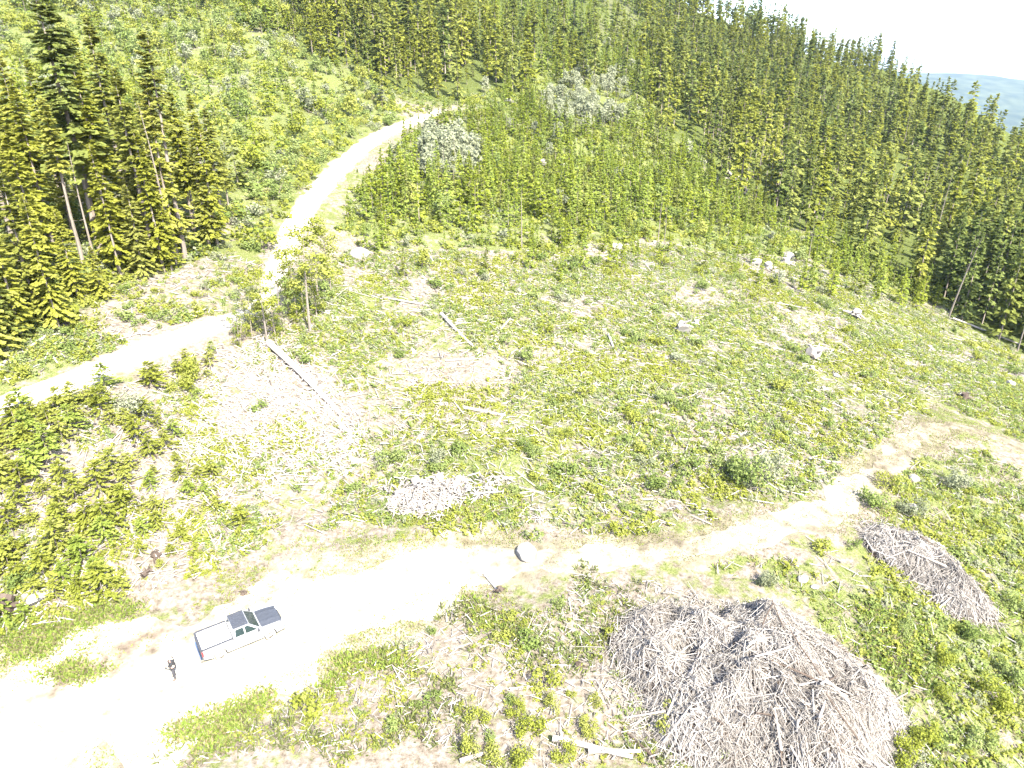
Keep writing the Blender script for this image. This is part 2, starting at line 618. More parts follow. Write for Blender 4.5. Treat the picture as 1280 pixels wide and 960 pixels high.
def conifer_crown(hh, rad, start, nb, nspray, size, seed, shape=.85, droop=.3, ragged=.35):
    r = np.random.default_rng(seed)
    s = Soup()
    t = 1 - (1 - start) * r.random(nb) ** .62 if False else start + (1 - start) * r.random(nb) ** .9
    az = np.arange(nb) * 2.39996 + r.normal(0, .5, nb)
    # irregular crown: a few gaps by sector and height
    gap = .5 * np.sin(az * 2 + seed) + .5 * np.sin(t * 19 + seed * 1.7) + .3 * np.sin(az * 3 - t * 11)
    L = rad * (1 - t) ** shape * (1 - ragged * r.random(nb)) * (1 + .22 * gap) + .05 * rad
    base = np.stack([np.zeros(nb), np.zeros(nb), t * hh], 1)
    el = np.where(t > .85, .5, 0) - droop * (1 - t) + r.normal(0, .12, nb)
    out = np.stack([np.cos(az) * np.cos(el), np.sin(az) * np.cos(el), np.sin(el)], 1)
    k = np.repeat(np.arange(nb), nspray)
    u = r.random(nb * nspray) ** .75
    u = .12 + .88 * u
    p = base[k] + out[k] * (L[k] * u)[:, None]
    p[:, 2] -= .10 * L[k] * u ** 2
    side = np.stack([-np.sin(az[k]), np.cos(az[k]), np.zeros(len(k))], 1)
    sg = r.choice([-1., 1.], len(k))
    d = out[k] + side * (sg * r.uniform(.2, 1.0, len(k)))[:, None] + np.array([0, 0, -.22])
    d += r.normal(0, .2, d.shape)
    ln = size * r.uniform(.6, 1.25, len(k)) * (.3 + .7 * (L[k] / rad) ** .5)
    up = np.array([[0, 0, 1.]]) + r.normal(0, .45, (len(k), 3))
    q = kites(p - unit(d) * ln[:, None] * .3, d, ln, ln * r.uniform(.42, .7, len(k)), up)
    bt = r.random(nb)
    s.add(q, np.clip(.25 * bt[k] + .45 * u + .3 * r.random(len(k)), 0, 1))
    # top leader
    n = 10
    zz = hh * (1 - .05 * r.random(n))
    a = r.uniform(0, 6.28, n)
    d = np.stack([np.cos(a) * .25, np.sin(a) * .25, np.ones(n)], 1)
    s.add(kites(np.stack([np.zeros(n), np.zeros(n), zz], 1), d, np.full(n, size * .5), np.full(n, size * .16)), .6)
    return s


def leafy(blobs, n, leaf, seed, shell=.55, flat=1.0):
    """broad-leaved crown: leaves spread through clumps; blobs = list of (x,y,z,r)"""
    r = np.random.default_rng(seed)
    s = Soup()
    B = np.array(blobs, float)
    wt = B[:, 3] ** 2
    k = r.choice(len(B), n, p=wt / wt.sum())
    d = unit(r.normal(size=(n, 3)))
    rr = (shell + (1 - shell) * r.random(n)) * (1 + r.normal(0, .14, n))
    p = B[k, :3] + d * (B[k, 3] * rr)[:, None] * np.array([1, 1, flat])
    p[:, 2] = np.maximum(p[:, 2], .03)
    ori = d * .7 + r.normal(0, .7, (n, 3)) + np.array([0, 0, .25])
    ln = leaf * r.uniform(.6, 1.35, n)
    up = d + r.normal(0, .6, (n, 3)) + np.array([0, 0, .6])
    bt = r.random(len(B))
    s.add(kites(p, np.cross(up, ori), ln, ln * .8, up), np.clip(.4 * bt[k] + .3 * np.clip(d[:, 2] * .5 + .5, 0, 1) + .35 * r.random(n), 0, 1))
    return s


def blobs_for(hh, rad, nb, seed, low=.35):
    r = np.random.default_rng(seed)
    out = []
    for i in range(nb):
        a = r.uniform(0, 6.28)
        q = rad * math.sqrt(r.random()) * .75
        z = hh * r.uniform(low, .85) * (1 - .35 * q / rad)
        out.append((q * math.cos(a), q * math.sin(a), z, rad * r.uniform(.28, .5)))
    return out


# ------------------------------------------------------------------ zones (pixel outlines on the ground) and scatter
def inside_soft(x, y, z, poly, amp=1.0):
    """in the zone, its outline wandering by a few metres"""
    wx, wy = x + amp * (2.2 * vnoise(x, y, 5, 21) + 1.2 * vnoise(x, y, 1.7, 23)), y + amp * (2.2 * vnoise(x, y, 5, 22) + 1.2 * vnoise(x, y, 1.7, 24))
    px, py, d = project(wx, wy, z)
    return inside(px, py, poly)


def inside(px, py, poly):
    poly = np.array(poly, float)
    c = np.zeros(np.shape(px), bool)
    j = len(poly) - 1
    for i in range(len(poly)):
        xi, yi = poly[i]
        xj, yj = poly[j]
        with np.errstate(divide='ignore', invalid='ignore'):
            c ^= ((yi > py) != (yj > py)) & (px < (xj - xi) * (py - yi) / (yj - yi + 1e-12) + xi)
        j = i
    return c


Z_LEFT = [(-80, 450), (30, 425), (85, 402), (160, 350), (292, 318), (268, 250), (180, 215), (-80, 190)]
Z_UPLEFT = [(-120, 330), (-80, 190), (180, 215), (268, 250), (300, 330), (330, 330), (392, 235), (500, 150), (470, 95), (380, 62), (352, -40), (-120, -40)]
Z_TOP = [(352, -60), (365, 62), (440, 90), (495, 118), (560, 132), (640, 105), (700, 70), (740, 40), (760, -60)]
Z_UPMID = [(560, 132), (640, 105), (700, 70), (740, 40), (830, 50), (832, 172), (760, 150), (640, 130)]
Z_PLANT = [(432, 290), (440, 240), (515, 165), (575, 148), (640, 130), (760, 150), (832, 172), (895, 235), (940, 265), (1040, 305), (1180, 385), (1100, 365), (1010, 322), (930, 318), (800, 300), (700, 312), (560, 310), (470, 318)]
Z_RIGHT = [(832, 172), (815, 60), (760, -60), (900, -60), (1440, 120), (1440, 470), (1270, 440), (1180, 388), (1040, 302), (940, 262), (895, 235)]
Z_CUT = [(432, 300), (470, 318), (560, 312), (700, 312), (800, 302), (930, 320), (1010, 325), (1100, 367), (1180, 390), (1270, 442), (1340, 480), (1180, 495), (1100, 555), (1040, 610), (850, 652), (650, 672), (480, 665), (360, 665), (262, 690), (235, 640), (215, 520), (300, 440), (420, 345)]
Z_SLOPE = [(-80, 560), (0, 530), (280, 430), (300, 440), (240, 500), (255, 560), (330, 600), (320, 660), (262, 690), (160, 742), (60, 770), (-80, 800)]
Z_ROADSIDE = [(-60, 500), (250, 402), (300, 375), (335, 330), (285, 322), (160, 352), (85, 404), (-60, 450)]
Z_LOWRIGHT = [(1180, 495), (1340, 480), (1400, 1000), (1110, 1000), (1120, 850), (1000, 750), (930, 728), (960, 705), (1050, 662), (1105, 600), (1150, 560), (1250, 570), (1320, 600), (1250, 530)]
Z_BOTTOM = [(640, 735), (760, 730), (880, 760), (1000, 980), (180, 980), (300, 920), (420, 860), (520, 790)]
Z_LANDL = [(-80, 800), (60, 770), (160, 742), (262, 690), (480, 665), (650, 672), (640, 735), (520, 790), (420, 860), (300, 920), (180, 980), (-80, 980)]


def scatter(poly, n, min_d=0, seed=0, wander=1.0):
    """about n ground points, even over the ground inside the outline"""
    r = np.random.default_rng(seed + 100)
    pp = np.array(poly, float)
    # bounding region on the ground
    gx, gy = [], []
    for k in range(len(pp)):
        for t in np.linspace(0, 1, 6, endpoint=False):
            q = pp[k] * (1 - t) + pp[(k + 1) % len(pp)] * t
            gx.append(q[0])
            gy.append(max(q[1], -40))
    X, Y = ground_hit(np.array(gx), np.array(gy), h)
    ok = np.hypot(X, Y) < 560
    x0, x1, y0, y1 = X[ok].min() - 3, X[ok].max() + 3, Y[ok].min() - 3, Y[ok].max() + 3
    test = r.random((6000, 2)) * [x1 - x0, y1 - y0] + [x0, y0]
    f = inside(*project(test[:, 0], test[:, 1], h(test[:, 0], test[:, 1]))[:2], poly).mean()
    m = int(n / max(f, .003))
    q = r.random((m, 2)) * [x1 - x0, y1 - y0] + [x0, y0]
    z = h(q[:, 0], q[:, 1])
    px, py, d = project(q[:, 0], q[:, 1], z)
    k = inside_soft(q[:, 0], q[:, 1], z, poly, wander)
    q = q[k]
    if min_d:
        cell = {}
        keep = []
        for i, (x, y) in enumerate(q):
            c = (int(x // min_d), int(y // min_d))
            if any((x - q[j][0]) ** 2 + (y - q[j][1]) ** 2 < min_d ** 2 for a in (-1, 0, 1) for b in (-1, 0, 1) for j in cell.get((c[0] + a, c[1] + b), ())):
                continue
            cell.setdefault(c, []).append(i)
            keep.append(i)
        q = q[keep]
    z = h(q[:, 0], q[:, 1])
    px, py, d = project(q[:, 0], q[:, 1], z)
    return np.stack([q[:, 0], q[:, 1], z, px, py, d], 1)


def off_paths(S, gu=.3, gl=.3):
    return S[(path_dist(S[:, 0], S[:, 1], upper) > gu) & (path_dist(S[:, 0], S[:, 1], lower) > gl)]


class Bulk:
    """everything of one kind that is not built as a thing of its own: one mesh"""
    def __init__(self):
        self.v, self.t, self.m = [], [], []

    def put(self, proto, pos, scale, rz, tint=0.0, mi=None):
        v, t, m = proto
        c, s_ = np.cos(rz), np.sin(rz)
        V = np.empty((len(pos),) + v.shape)
        scale = np.asarray(scale)
        if scale.ndim == 1:
            scale = np.stack([scale] * 3, 1)
        vx, vy, vz = v[None, ..., 0] * scale[:, None, None, 0], v[None, ..., 1] * scale[:, None, None, 1], v[None, ..., 2] * scale[:, None, None, 2]
        V[..., 0] = vx * c[:, None, None] - vy * s_[:, None, None] + pos[:, 0, None, None]
        V[..., 1] = vx * s_[:, None, None] + vy * c[:, None, None] + pos[:, 1, None, None]
        V[..., 2] = vz + pos[:, 2, None, None]
        self.v.append(V.reshape(-1, 4, 3))
        tt = np.clip(t[None] * .65 + np.broadcast_to(np.asarray(tint), (len(pos),))[:, None] * .35, 0, 1)
        self.t.append(tt.ravel())
        self.m.append((np.tile(m, len(pos)) if mi is None else np.where(np.tile(m, len(pos)) == 0, np.repeat(mi, len(m)), np.tile(m, len(pos)))))

    def add(self, quads, tint, mi=0):
        self.v.append(quads)
        self.t.append(np.broadcast_to(np.asarray(tint, float), (len(quads),)))
        self.m.append(np.broadcast_to(mi, (len(quads),)).astype(int))

    def build(self, name, mats, label, cat):
        me = soup_mesh(name, np.concatenate(self.v), np.concatenate(self.t), np.concatenate(self.m), mats)
        o = bpy.data.objects.new(name, me)
        link(o)
        return tag(o, label, cat, None, 'stuff')


# ------------------------------------------------------------------ the ground sheet
def axis(lo, hi, fine, far_lo, far_hi, g=1.07, cap=500):
    a = list(np.arange(lo, hi, fine))
    s, x = fine, a[-1]
    while x < far_hi:
        s = min(s * g, cap)
        x += s
        a.append(x)
    s, x = fine, lo
    b = []
    while x > far_lo:
        s = min(s * g, cap)
        x -= s
        b.append(x)
    return np.array(b[::-1] + a)


def grid_mesh(name, X, Y, Zf, mats, attrs=()):
    nx, ny = len(X), len(Y)
    gx, gy = np.meshgrid(X, Y)
    gz = Zf(gx, gy)
    co = np.stack([gx, gy, gz], -1).reshape(-1, 3)
    idx = np.arange(nx * ny).reshape(ny, nx)
    f = np.stack([idx[:-1, :-1], idx[:-1, 1:], idx[1:, 1:], idx[1:, :-1]], -1).reshape(-1, 4)
    me = bpy.data.meshes.new(name)
    me.vertices.add(len(co))
    me.vertices.foreach_set('co', co.reshape(-1).astype(np.float32))
    me.loops.add(len(f) * 4)
    me.loops.foreach_set('vertex_index', f.reshape(-1).astype(np.int32))
    me.polygons.add(len(f))
    me.polygons.foreach_set('loop_start', np.arange(0, len(f) * 4, 4, dtype=np.int32))
    me.polygons.foreach_set('loop_total', np.full(len(f), 4, np.int32))
    me.polygons.foreach_set('use_smooth', np.ones(len(f), bool))
    for nm, fn in attrs:
        a = me.attributes.new(nm, 'FLOAT', 'POINT')
        a.data.foreach_set('value', np.asarray(fn(co), np.float32))
    for m in mats:
        me.materials.append(m)
    me.update(calc_edges=True)
    return me


GX = axis(-55, 95, .5, -9000, 12000)
GY = axis(14, 128, .5, -3000, 14000)


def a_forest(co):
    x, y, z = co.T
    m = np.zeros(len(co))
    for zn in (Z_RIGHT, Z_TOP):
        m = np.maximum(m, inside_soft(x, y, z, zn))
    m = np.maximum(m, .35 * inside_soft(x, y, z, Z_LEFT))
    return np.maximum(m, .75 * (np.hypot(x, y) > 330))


def a_green(co):
    x, y, z = co.T
    px, py, d = project(x, y, z)
    g = np.full(len(co), .42)
    g[inside_soft(x, y, z, Z_CUT)] = .5
    # barer, whiter ground below the left road and beside it
    g -= .3 * np.exp(-(((px - 370) / 150) ** 2 + ((py - 500) / 110) ** 2))
    for zn, val in ((Z_SLOPE, .3), (Z_LOWRIGHT, .66), (Z_BOTTOM, .3), (Z_PLANT, .8), (Z_UPLEFT, .78), (Z_UPMID, .8), (Z_LANDL, .46), (Z_LEFT, .6)):
        g[inside_soft(x, y, z, zn)] = val
    return g + .2 * vnoise(x, y, 6, 4) + .14 * vnoise(x, y, 17, 5)


streak = path([(-40, 905), (60, 868), (150, 815), (220, 785), (290, 752), (340, 742)], [.3, .9, 1.1, 1.2, .7, .2], 8)


def a_brown(co):
    d = path_dist(co[:, 0], co[:, 1], streak) + .9 * vnoise(co[:, 0], co[:, 1], 1.6, 15) + .5 * vnoise(co[:, 0], co[:, 1], .6, 16)
    return .9 * (1 - sstep(-.5, .5, d))


def a_dirt(co):
    dl = path_dist(co[:, 0], co[:, 1], lower) + vnoise(co[:, 0], co[:, 1], 3, 6) * 1.6
    du = path_dist(co[:, 0], co[:, 1], upper) + vnoise(co[:, 0], co[:, 1], 2, 7) * .6
    px, py, d = project(co[:, 0], co[:, 1], co[:, 2])
    w_ = 3.4 - 2.4 * sstep(520, 800, px)
    return np.maximum(.75 * (1 - sstep(-.5, w_, dl)), .7 * (1 - sstep(-.2, .9, du))) * (1 - a_brown(co))


def straw_fn(co):
    px, py, d = project(co[:, 0], co[:, 1], co[:, 2])
    k = sstep(500, 760, px)
    return np.clip(k * .95 + .5 * vnoise(co[:, 0], co[:, 1], 4, 3) * (.35 + k) - .05, 0, 1)


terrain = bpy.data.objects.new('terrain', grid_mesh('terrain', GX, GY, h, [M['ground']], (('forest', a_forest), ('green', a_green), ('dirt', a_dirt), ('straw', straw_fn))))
link(terrain)
tag(terrain, 'logged hillside ground of pale soil, litter and low green growth', 'ground', None, 'structure')


def ribbon(name, pth, mat, lift, label, across=9, ragged=.5, straw=None):
    pth = np.asarray(pth)
    # resample evenly
    seg = np.r_[0, np.cumsum(np.hypot(*np.diff(pth[:, :2], axis=0).T))]
    s = np.arange(0, seg[-1], .5)
    P = np.stack([np.interp(s, seg, pth[:, k]) for k in range(3)], 1)
    T = np.gradient(P[:, :2], axis=0)
    T /= np.linalg.norm(T, axis=1, keepdims=True)
    Nn = np.stack([-T[:, 1], T[:, 0]], 1)
    u = np.linspace(-1, 1, across)
    wl = P[:, 2] * (1 + ragged * .4 * vnoise(s, s * 0, 2.3, 8)) + ragged * .3 * vnoise(s, s * 0, .7, 9)
    wr = P[:, 2] * (1 + ragged * .4 * vnoise(s, s * 0 + 50, 2.9, 8)) + ragged * .3 * vnoise(s, s * 0 + 90, .8, 9)
    W = np.where(u[None] < 0, wl[:, None], wr[:, None]) * u[None]
    x = P[:, None, 0] + Nn[:, None, 0] * W
    y = P[:, None, 1] + Nn[:, None, 1] * W
    z = h(x, y) + lift
    z[:, 0] -= lift * 1.4
    z[:, -1] -= lift * 1.4
    co = np.stack([x, y, z], -1)
    n, m = co.shape[:2]
    idx = np.arange(n * m).reshape(n, m)
    f = np.stack([idx[:-1, :-1], idx[1:, :-1], idx[1:, 1:], idx[:-1, 1:]], -1).reshape(-1, 4)
    me = bpy.data.meshes.new(name)
    me.from_pydata(co.reshape(-1, 3).tolist(), [], f.tolist())
    if straw is not None:
        a = me.attributes.new('straw', 'FLOAT', 'POINT')
        a.data.foreach_set('value', straw(co.reshape(-1, 3)).astype(np.float32))
        a = me.attributes.new('brown', 'FLOAT', 'POINT')
        a.data.foreach_set('value', a_brown(co.reshape(-1, 3)).astype(np.float32))
    me.materials.append(mat)
    for p in me.polygons:
        p.use_smooth = True
    o = bpy.data.objects.new(name, me)
    link(o)
    return tag(o, label, 'road', None, 'structure')


ribbon('gravel_road', upper, M['gravel'], .06, 'pale gravel logging road climbing past the conifer stand')
ribbon('dirt_track', lower, M['track'], .05, 'pale dirt track and landing where the pickup is parked', 27, 1.5, straw_fn)


# distant hills across the valley
def hills(name, y0, zs, amp, seed, mat):
    X = np.linspace(-3000, 12000, 160)
    Y = np.linspace(y0 - 2600, y0 + 2600, 60)

    def zf(x, y):
        k = np.clip(1 - np.abs((y - y0) / 2600), 0, 1)
        rid = zs + amp * (vnoise(x, y * 0, 1500, seed) + .5 * vnoise(x, y, 620, seed + 1)) + .35 * amp * vnoise(x, y, 240, seed + 2)
        return -520 + (rid + 520) * (k ** .8)
    me = grid_mesh(name, X, Y, zf, [mat])
    o = bpy.data.objects.new(name, me)
    link(o)
    return tag(o, 'hazy blue forested hills far across the valley', 'hills', None, 'structure')


mh, nt_, out_ = new_mat('far_forested_hill')
_n1 = N(nt_, 'ShaderNodeTexNoise')
_n1.inputs['Scale'].default_value = .012
_n1.inputs['Detail'].default_value = 8
_g = N(nt_, 'ShaderNodeNewGeometry')
nt_.links.new(_g.outputs['Position'], _n1.inputs['Vector'])
_r = ramp(nt_, [(.35, (.012, .02, .016)), (.65, (.035, .045, .03))])
nt_.links.new(_n1.outputs[0], _r.inputs[0])
_b = N(nt_, 'ShaderNodeBsdfDiffuse')
nt_.links.new(_r.outputs[0], _b.inputs[0])
nt_.links.new(_b.outputs[0], out_.inputs[0])
hills('hills', 5200, -30, 55, 20, mh)

# ------------------------------------------------------------------ prototypes
def mesh_variants(soup_arrays, name, mats_list, extra):
    """one mesh per colour: soup with material slot 0 = leaves, 1 = wood"""
    return [soup_mesh(name, *soup_arrays, [m] + extra) for m in mats_list]


def combine(a, b_mi1):
    s = Soup()
    v, t, m = a.arrays()
    s.v.append(v); s.t.append(t); s.m.append(np.zeros(len(v), int))
    v, t, m = b_mi1.arrays()
    s.v.append(v); s.t.append(t); s.m.append(np.ones(len(v), int))
    return s.arrays()


COLS = ['dark green', 'olive', 'yellow green']
CMAT = [M['con_dark'], M['con_olive'], M['con_yellow']]

NMAT = [leaf_mat('dark_stand_needles', [(0, (.04, .05, .014)), (.5, (.09, .108, .028)), (1, (.15, .17, .05))], .4, .35, 1.2),
        leaf_mat('olive_stand_needles', [(0, (.06, .068, .014)), (.5, (.135, .148, .032)), (1, (.21, .215, .065))], .42, .35, 1.2),
        leaf_mat('yellow_stand_needles', [(0, (.075, .085, .012)), (.5, (.175, .187, .03)), (1, (.25, .25, .075))], .44, .35, 1.2)]
# near conifers: trunk and crown as parts; 24 m tall at scale 1
NEAR = []
for k, (rad, start, nb, shp, rag) in enumerate([(3.6, .34, 190, .8, .4), (2.7, .5, 130, .7, .5), (3.2, .12, 190, .8, .55), (2.3, .6, 95, .6, .55), (3.3, .06, 200, .8, .52)]):
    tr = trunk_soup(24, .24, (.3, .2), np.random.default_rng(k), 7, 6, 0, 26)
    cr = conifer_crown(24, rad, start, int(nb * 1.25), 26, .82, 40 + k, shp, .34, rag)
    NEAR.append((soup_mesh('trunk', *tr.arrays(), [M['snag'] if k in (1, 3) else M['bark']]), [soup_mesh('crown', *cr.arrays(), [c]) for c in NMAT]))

# ridge conifers: 18 m at scale 1, single meshes
FARP = []
for k, (rad, start, nb, shp) in enumerate([(2.7, .1, 80, .75), (2.2, .2, 66, .65), (3.0, .03, 92, .85), (2.0, .28, 58, .55), (1.5, .06, 70, .4), (3.3, .12, 74, .62)]):
    tr = trunk_soup(18, .2, (.2, .1), np.random.default_rng(k), 4, 2)
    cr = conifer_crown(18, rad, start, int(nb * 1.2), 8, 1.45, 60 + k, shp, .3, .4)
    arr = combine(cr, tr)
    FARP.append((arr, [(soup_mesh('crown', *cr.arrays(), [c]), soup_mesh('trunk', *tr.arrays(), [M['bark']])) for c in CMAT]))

# young plantation conifers: 5 m
YP = []
YMAT = [M['young'], M['young_yel'], M['con_olive']]
for k, (rad, nb, shp) in enumerate([(.95, 66, 1.05), (.8, 58, 1.1), (1.1, 74, 1.0)]):
    tr = trunk_soup(5, .06, (.05, .05), np.random.default_rng(k), 3, 1)
    cr = conifer_crown(5.4, rad, .02, nb, 7, .55, 80 + k, shp, .0, .3)
    arr = combine(cr, tr)
    YP.append((arr, mesh_variants(arr, 'young_conifer', YMAT, [M['bark']])))

# broad-leaved small trees: 5 m
DP = []
DMAT = [M['shrub'], M['shrub_yel'], M['grey_leaf']]
for k in range(3):
    tr = trunk_soup(3.4, .07, (.2, -.2), np.random.default_rng(k), 4, 2, 0, 12)
    cr = leafy(blobs_for(5, 1.7, 9, 200 + k, .3), 480, .36, 210 + k)
    arr = combine(cr, tr)
    DP.append((arr, [(soup_mesh('crown', *cr.arrays(), [c]), soup_mesh('trunk', *tr.arrays(), [M['snag']])) for c in DMAT]))

# shrubs: 1.2 m
SP = []
for k in range(4):
    cr = leafy(blobs_for(1.3, .85, 7, 300 + k, .2), 330, .15, 310 + k, .5)
    st = Soup()
    r_ = np.random.default_rng(k)
    e = r_.normal(0, .4, (6, 3))
    e[:, 2] = r_.uniform(.5, .9, 6)
    st.add(tube(np.zeros((6, 3)), e, .02, .008, 3), .5)
    arr = combine(cr, st)
    SP.append((arr, [soup_mesh('shrub', *arr, [m, M['bark']]) for m in DMAT]))
BP = []
for k in range(4):
    cr = leafy(blobs_for(1.3, .85, 9, 300 + k, .2), 900, .095, 350 + k, .5)
    BP.append([soup_mesh('shrub', *cr.arrays(), [m]) for m in DMAT])
SHRUB_COL = ['green', 'yellow green', 'grey green']

# small ground plants (stuff)
GP = []
for k in range(4):
    cr = leafy([(0, 0, .18, .3), (.22, .1, .12, .22), (-.15, .2, .14, .22)], 26, .2, 400 + k, .4, .8)
    GP.append(cr.arrays())
# the sprawling young conifers of the left slope: 2 m
LP = []
for k in range(3):
    cr = conifer_crown(2.3, 1.45, .03, 70, 22, .25, 500 + k, .6, -.2, .5)
    tr = trunk_soup(2.1, .05, (.1, .1), np.random.default_rng(k), 3, 1)
    arr = combine(cr, tr)
    LP.append((arr, mesh_variants(arr, 'bushy_conifer', [M['bank_yel'], M['young'], M['shrub_yel']], [M['bark']])))

# dead standing trunks: 12 m
SNAG = []
for k in range(3):
    SNAG.append(soup_mesh('snag', *trunk_soup(12, .16, (.5, .3), np.random.default_rng(30 + k), 6, 5, 0, [10, 30, 4][k]).arrays(), [M['snag']]))


def fits(px, py, x0=-60, x1=1340, y0=-90, y1=1060):
    return (px > x0) & (px < x1) & (py > y0) & (py < y1)


def put_mesh(name, me, pos, sc, rz, label, cat, group, tilt=(0, 0)):
    parts = me if isinstance(me, tuple) else None
    o = bpy.data.objects.new(name, None if parts else me)
    o.location = pos
    o.rotation_euler = (tilt[0], tilt[1], rz)
    o.scale = sc if hasattr(sc, '__len__') else (sc, sc, sc)
    link(o)
    for nm, pm in zip(('crown', 'trunk'), parts or ()):
        link(bpy.data.objects.new(nm, pm), o)
    return tag(o, label, cat, group)


def size_word(s, a, b):
    return 'short' if s < a else ('tall' if s > b else 'middling')


# ---- right-hand ridge forest and the conifers along the top
def place_ridge(px, py, d):
    if px > 1150 and py > 330:
        return 'at the dark forest edge below the clear-cut corner'
    if py < 130 and px > 840 and py < 60 + max(0, px - 860) * .33:
        return 'on the ridge skyline against the white sky'
    if px < 700:
        return 'above the far end of the gravel road'
    if px < 850:
        return 'on the upper slope between road end and ridge'
    if py > 150 + (px - 850) * .55:
        return 'along the lower edge of the ridge forest by the plantation'
    return 'on the steep face of the forested ridge'


r2_ = np.random.default_rng(77)
A = scatter(Z_RIGHT, 2600, 3.2, 1)
B = scatter(Z_TOP, 700, 3.4, 2)
B = B[(B[:, 3] < 590) | (vnoise(B[:, 0], B[:, 1], 22, 2) + .3 * r2_.normal(size=len(B)) > .35)]
C = scatter(Z_UPMID, 45, 4.0, 3)
A = A[(vnoise(A[:, 0], A[:, 1], 14, 19) > -.62) & ((A[:, 5] > 240) | (r2_.random(len(A)) < .8))]
B2 = scatter([(360, 20), (368, 66), (440, 92), (495, 118), (560, 134), (640, 108), (640, 60), (500, 30)], 150, 3.2, 4)
B3 = scatter([(1172, 378), (1290, 438), (1330, 440), (1330, 370), (1240, 330), (1170, 345)], 70, 2.6, 6, .3)
ridge = np.concatenate([A, B, C, B2, B3])
ridge = off_paths(ridge, 2.5, 3)
nr = len(ridge)
r1 = np.random.default_rng(5)
hs = r1.uniform(.62, 1.2, nr) * np.where(r1.random(nr) < .3, .6, 1) * (1 + .18 * vnoise(ridge[:, 0], ridge[:, 1], 26, 18))
hs[ridge[:, 5] > 290] *= .86
hs[(ridge[:, 3] > 830) & (ridge[:, 5] < 215)] *= .9
mid = (ridge[:, 3] < 840)
hs[mid] *= 1.05
# trees below the skyline on the far side of the ridge only crowd the silhouette
vis = fits(ridge[:, 3], ridge[:, 4], -40, 1320, -40, 1000)
edge = (ridge[:, 3] > 1165) & (ridge[:, 4] > 330)
hs[edge] = np.maximum(hs[edge], .8)
ridge, hs = ridge[vis], hs[vis]
nr = len(ridge)
kk = r1.integers(0, 6, nr)
cm = np.where(ridge[:, 3] < 720, r1.choice(3, nr, p=[.12, .3, .58]), r1.choice(3, nr, p=[.27, .40, .33]))
cm = np.where((ridge[:, 3] > 1165) & (ridge[:, 4] > 330) & (r1.random(nr) < .6), 0, cm)
rz = r1.uniform(0, 6.28, nr)
show = hs * 18 / ridge[:, 5]
order = np.argsort(-show)
top = set(order[:285].tolist())
for i in range(nr):
    if i in top:
        lab = f'{size_word(hs[i], .7, 1.0)} {COLS[cm[i]]} conifer {place_ridge(ridge[i,3], ridge[i,4], ridge[i,5])}'
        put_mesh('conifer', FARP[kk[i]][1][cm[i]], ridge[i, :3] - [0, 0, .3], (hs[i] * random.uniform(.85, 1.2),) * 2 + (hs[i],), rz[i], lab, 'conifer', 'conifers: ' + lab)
# material slots: 0 dark, 1 olive, 2 yellow for leaves; wood quads carry 3
fo = Bulk()
for k in range(6):
    for c in range(3):
        sel = np.array([i for i in range(nr) if i not in top and kk[i] == k and cm[i] == c])
        if len(sel):
            v, t, m = FARP[k][0]
            fo.put((v, t, np.where(m == 1, 3, c)), ridge[sel, :3] - [0, 0, .3], np.stack([hs[sel] * r1.uniform(.85, 1.25, len(sel))] * 2 + [hs[sel]], 1), rz[sel], r1.random(len(sel)))
fo.build('conifer_forest', CMAT + [M['bark']], 'dense mixed conifer forest covering the far ridge', 'forest')
print('ridge trees', nr)

# ---- plantation of young conifers, and the mixed growth upper left
def place_mid(px, py):
    if inside(np.array([px]), np.array([py]), Z_UPLEFT)[0]:
        if px < 180:
            return 'on the slope behind the tall left-hand conifer stand'
        return 'on the bank above the climbing gravel road' if py > 130 else 'on the far slope below the top row of conifers'
    if px < 560:
        return 'just below the upper bend of the gravel road'
    if px > 900:
        return 'in the band between clear-cut and ridge forest'
    return 'in the plantation above the clear-cut' if py > 220 else 'in the upper plantation below the pale trees'


P1 = np.concatenate([scatter(Z_PLANT, 1800, 1.5, 10), scatter([(420, 300), (560, 305), (800, 298), (1000, 318), (1100, 360), (1180, 388), (1080, 385), (900, 345), (640, 350), (430, 350)], 150, 2.0, 14)])
P2 = np.concatenate([scatter(Z_UPMID, 420, 2.2, 11), scatter([(590, 100), (700, 66), (745, 38), (820, 45), (800, 0), (600, 0)], 420, 3.4, 13)])
P3 = scatter(Z_UPLEFT, 1100, 2.4, 12)
yc = off_paths(np.concatenate([P1, P2, P3]), 1.2, 1.5)
yc = yc[fits(yc[:, 3], yc[:, 4], -30, 1310, -30, 1000)]
n_ = len(yc)
r2 = np.random.default_rng(6)
ys = r2.uniform(.6, 1.4, n_) * (1 + .25 * vnoise(yc[:, 0], yc[:, 1], 22, 3))
ys[inside(yc[:, 3], yc[:, 4], Z_UPLEFT)] *= 1.25
ys[inside(yc[:, 3], yc[:, 4], Z_PLANT)] *= 1.06
front = (inside(yc[:, 3], yc[:, 4], Z_CUT) | (yc[:, 4] > 285)) & (yc[:, 3] < 1000) & (yc[:, 4] > 255)
ys[front] *= .6
ys[path_dist(yc[:, 0], yc[:, 1], upper) < 7] *= .5
kk2 = r2.integers(0, 3, n_)
cm2 = r2.choice(3, n_, p=[.5, .36, .14])
rz2 = r2.uniform(0, 6.28, n_)
isd = r2.random(n_) < np.where(inside(yc[:, 3], yc[:, 4], Z_UPLEFT), .5, .08)
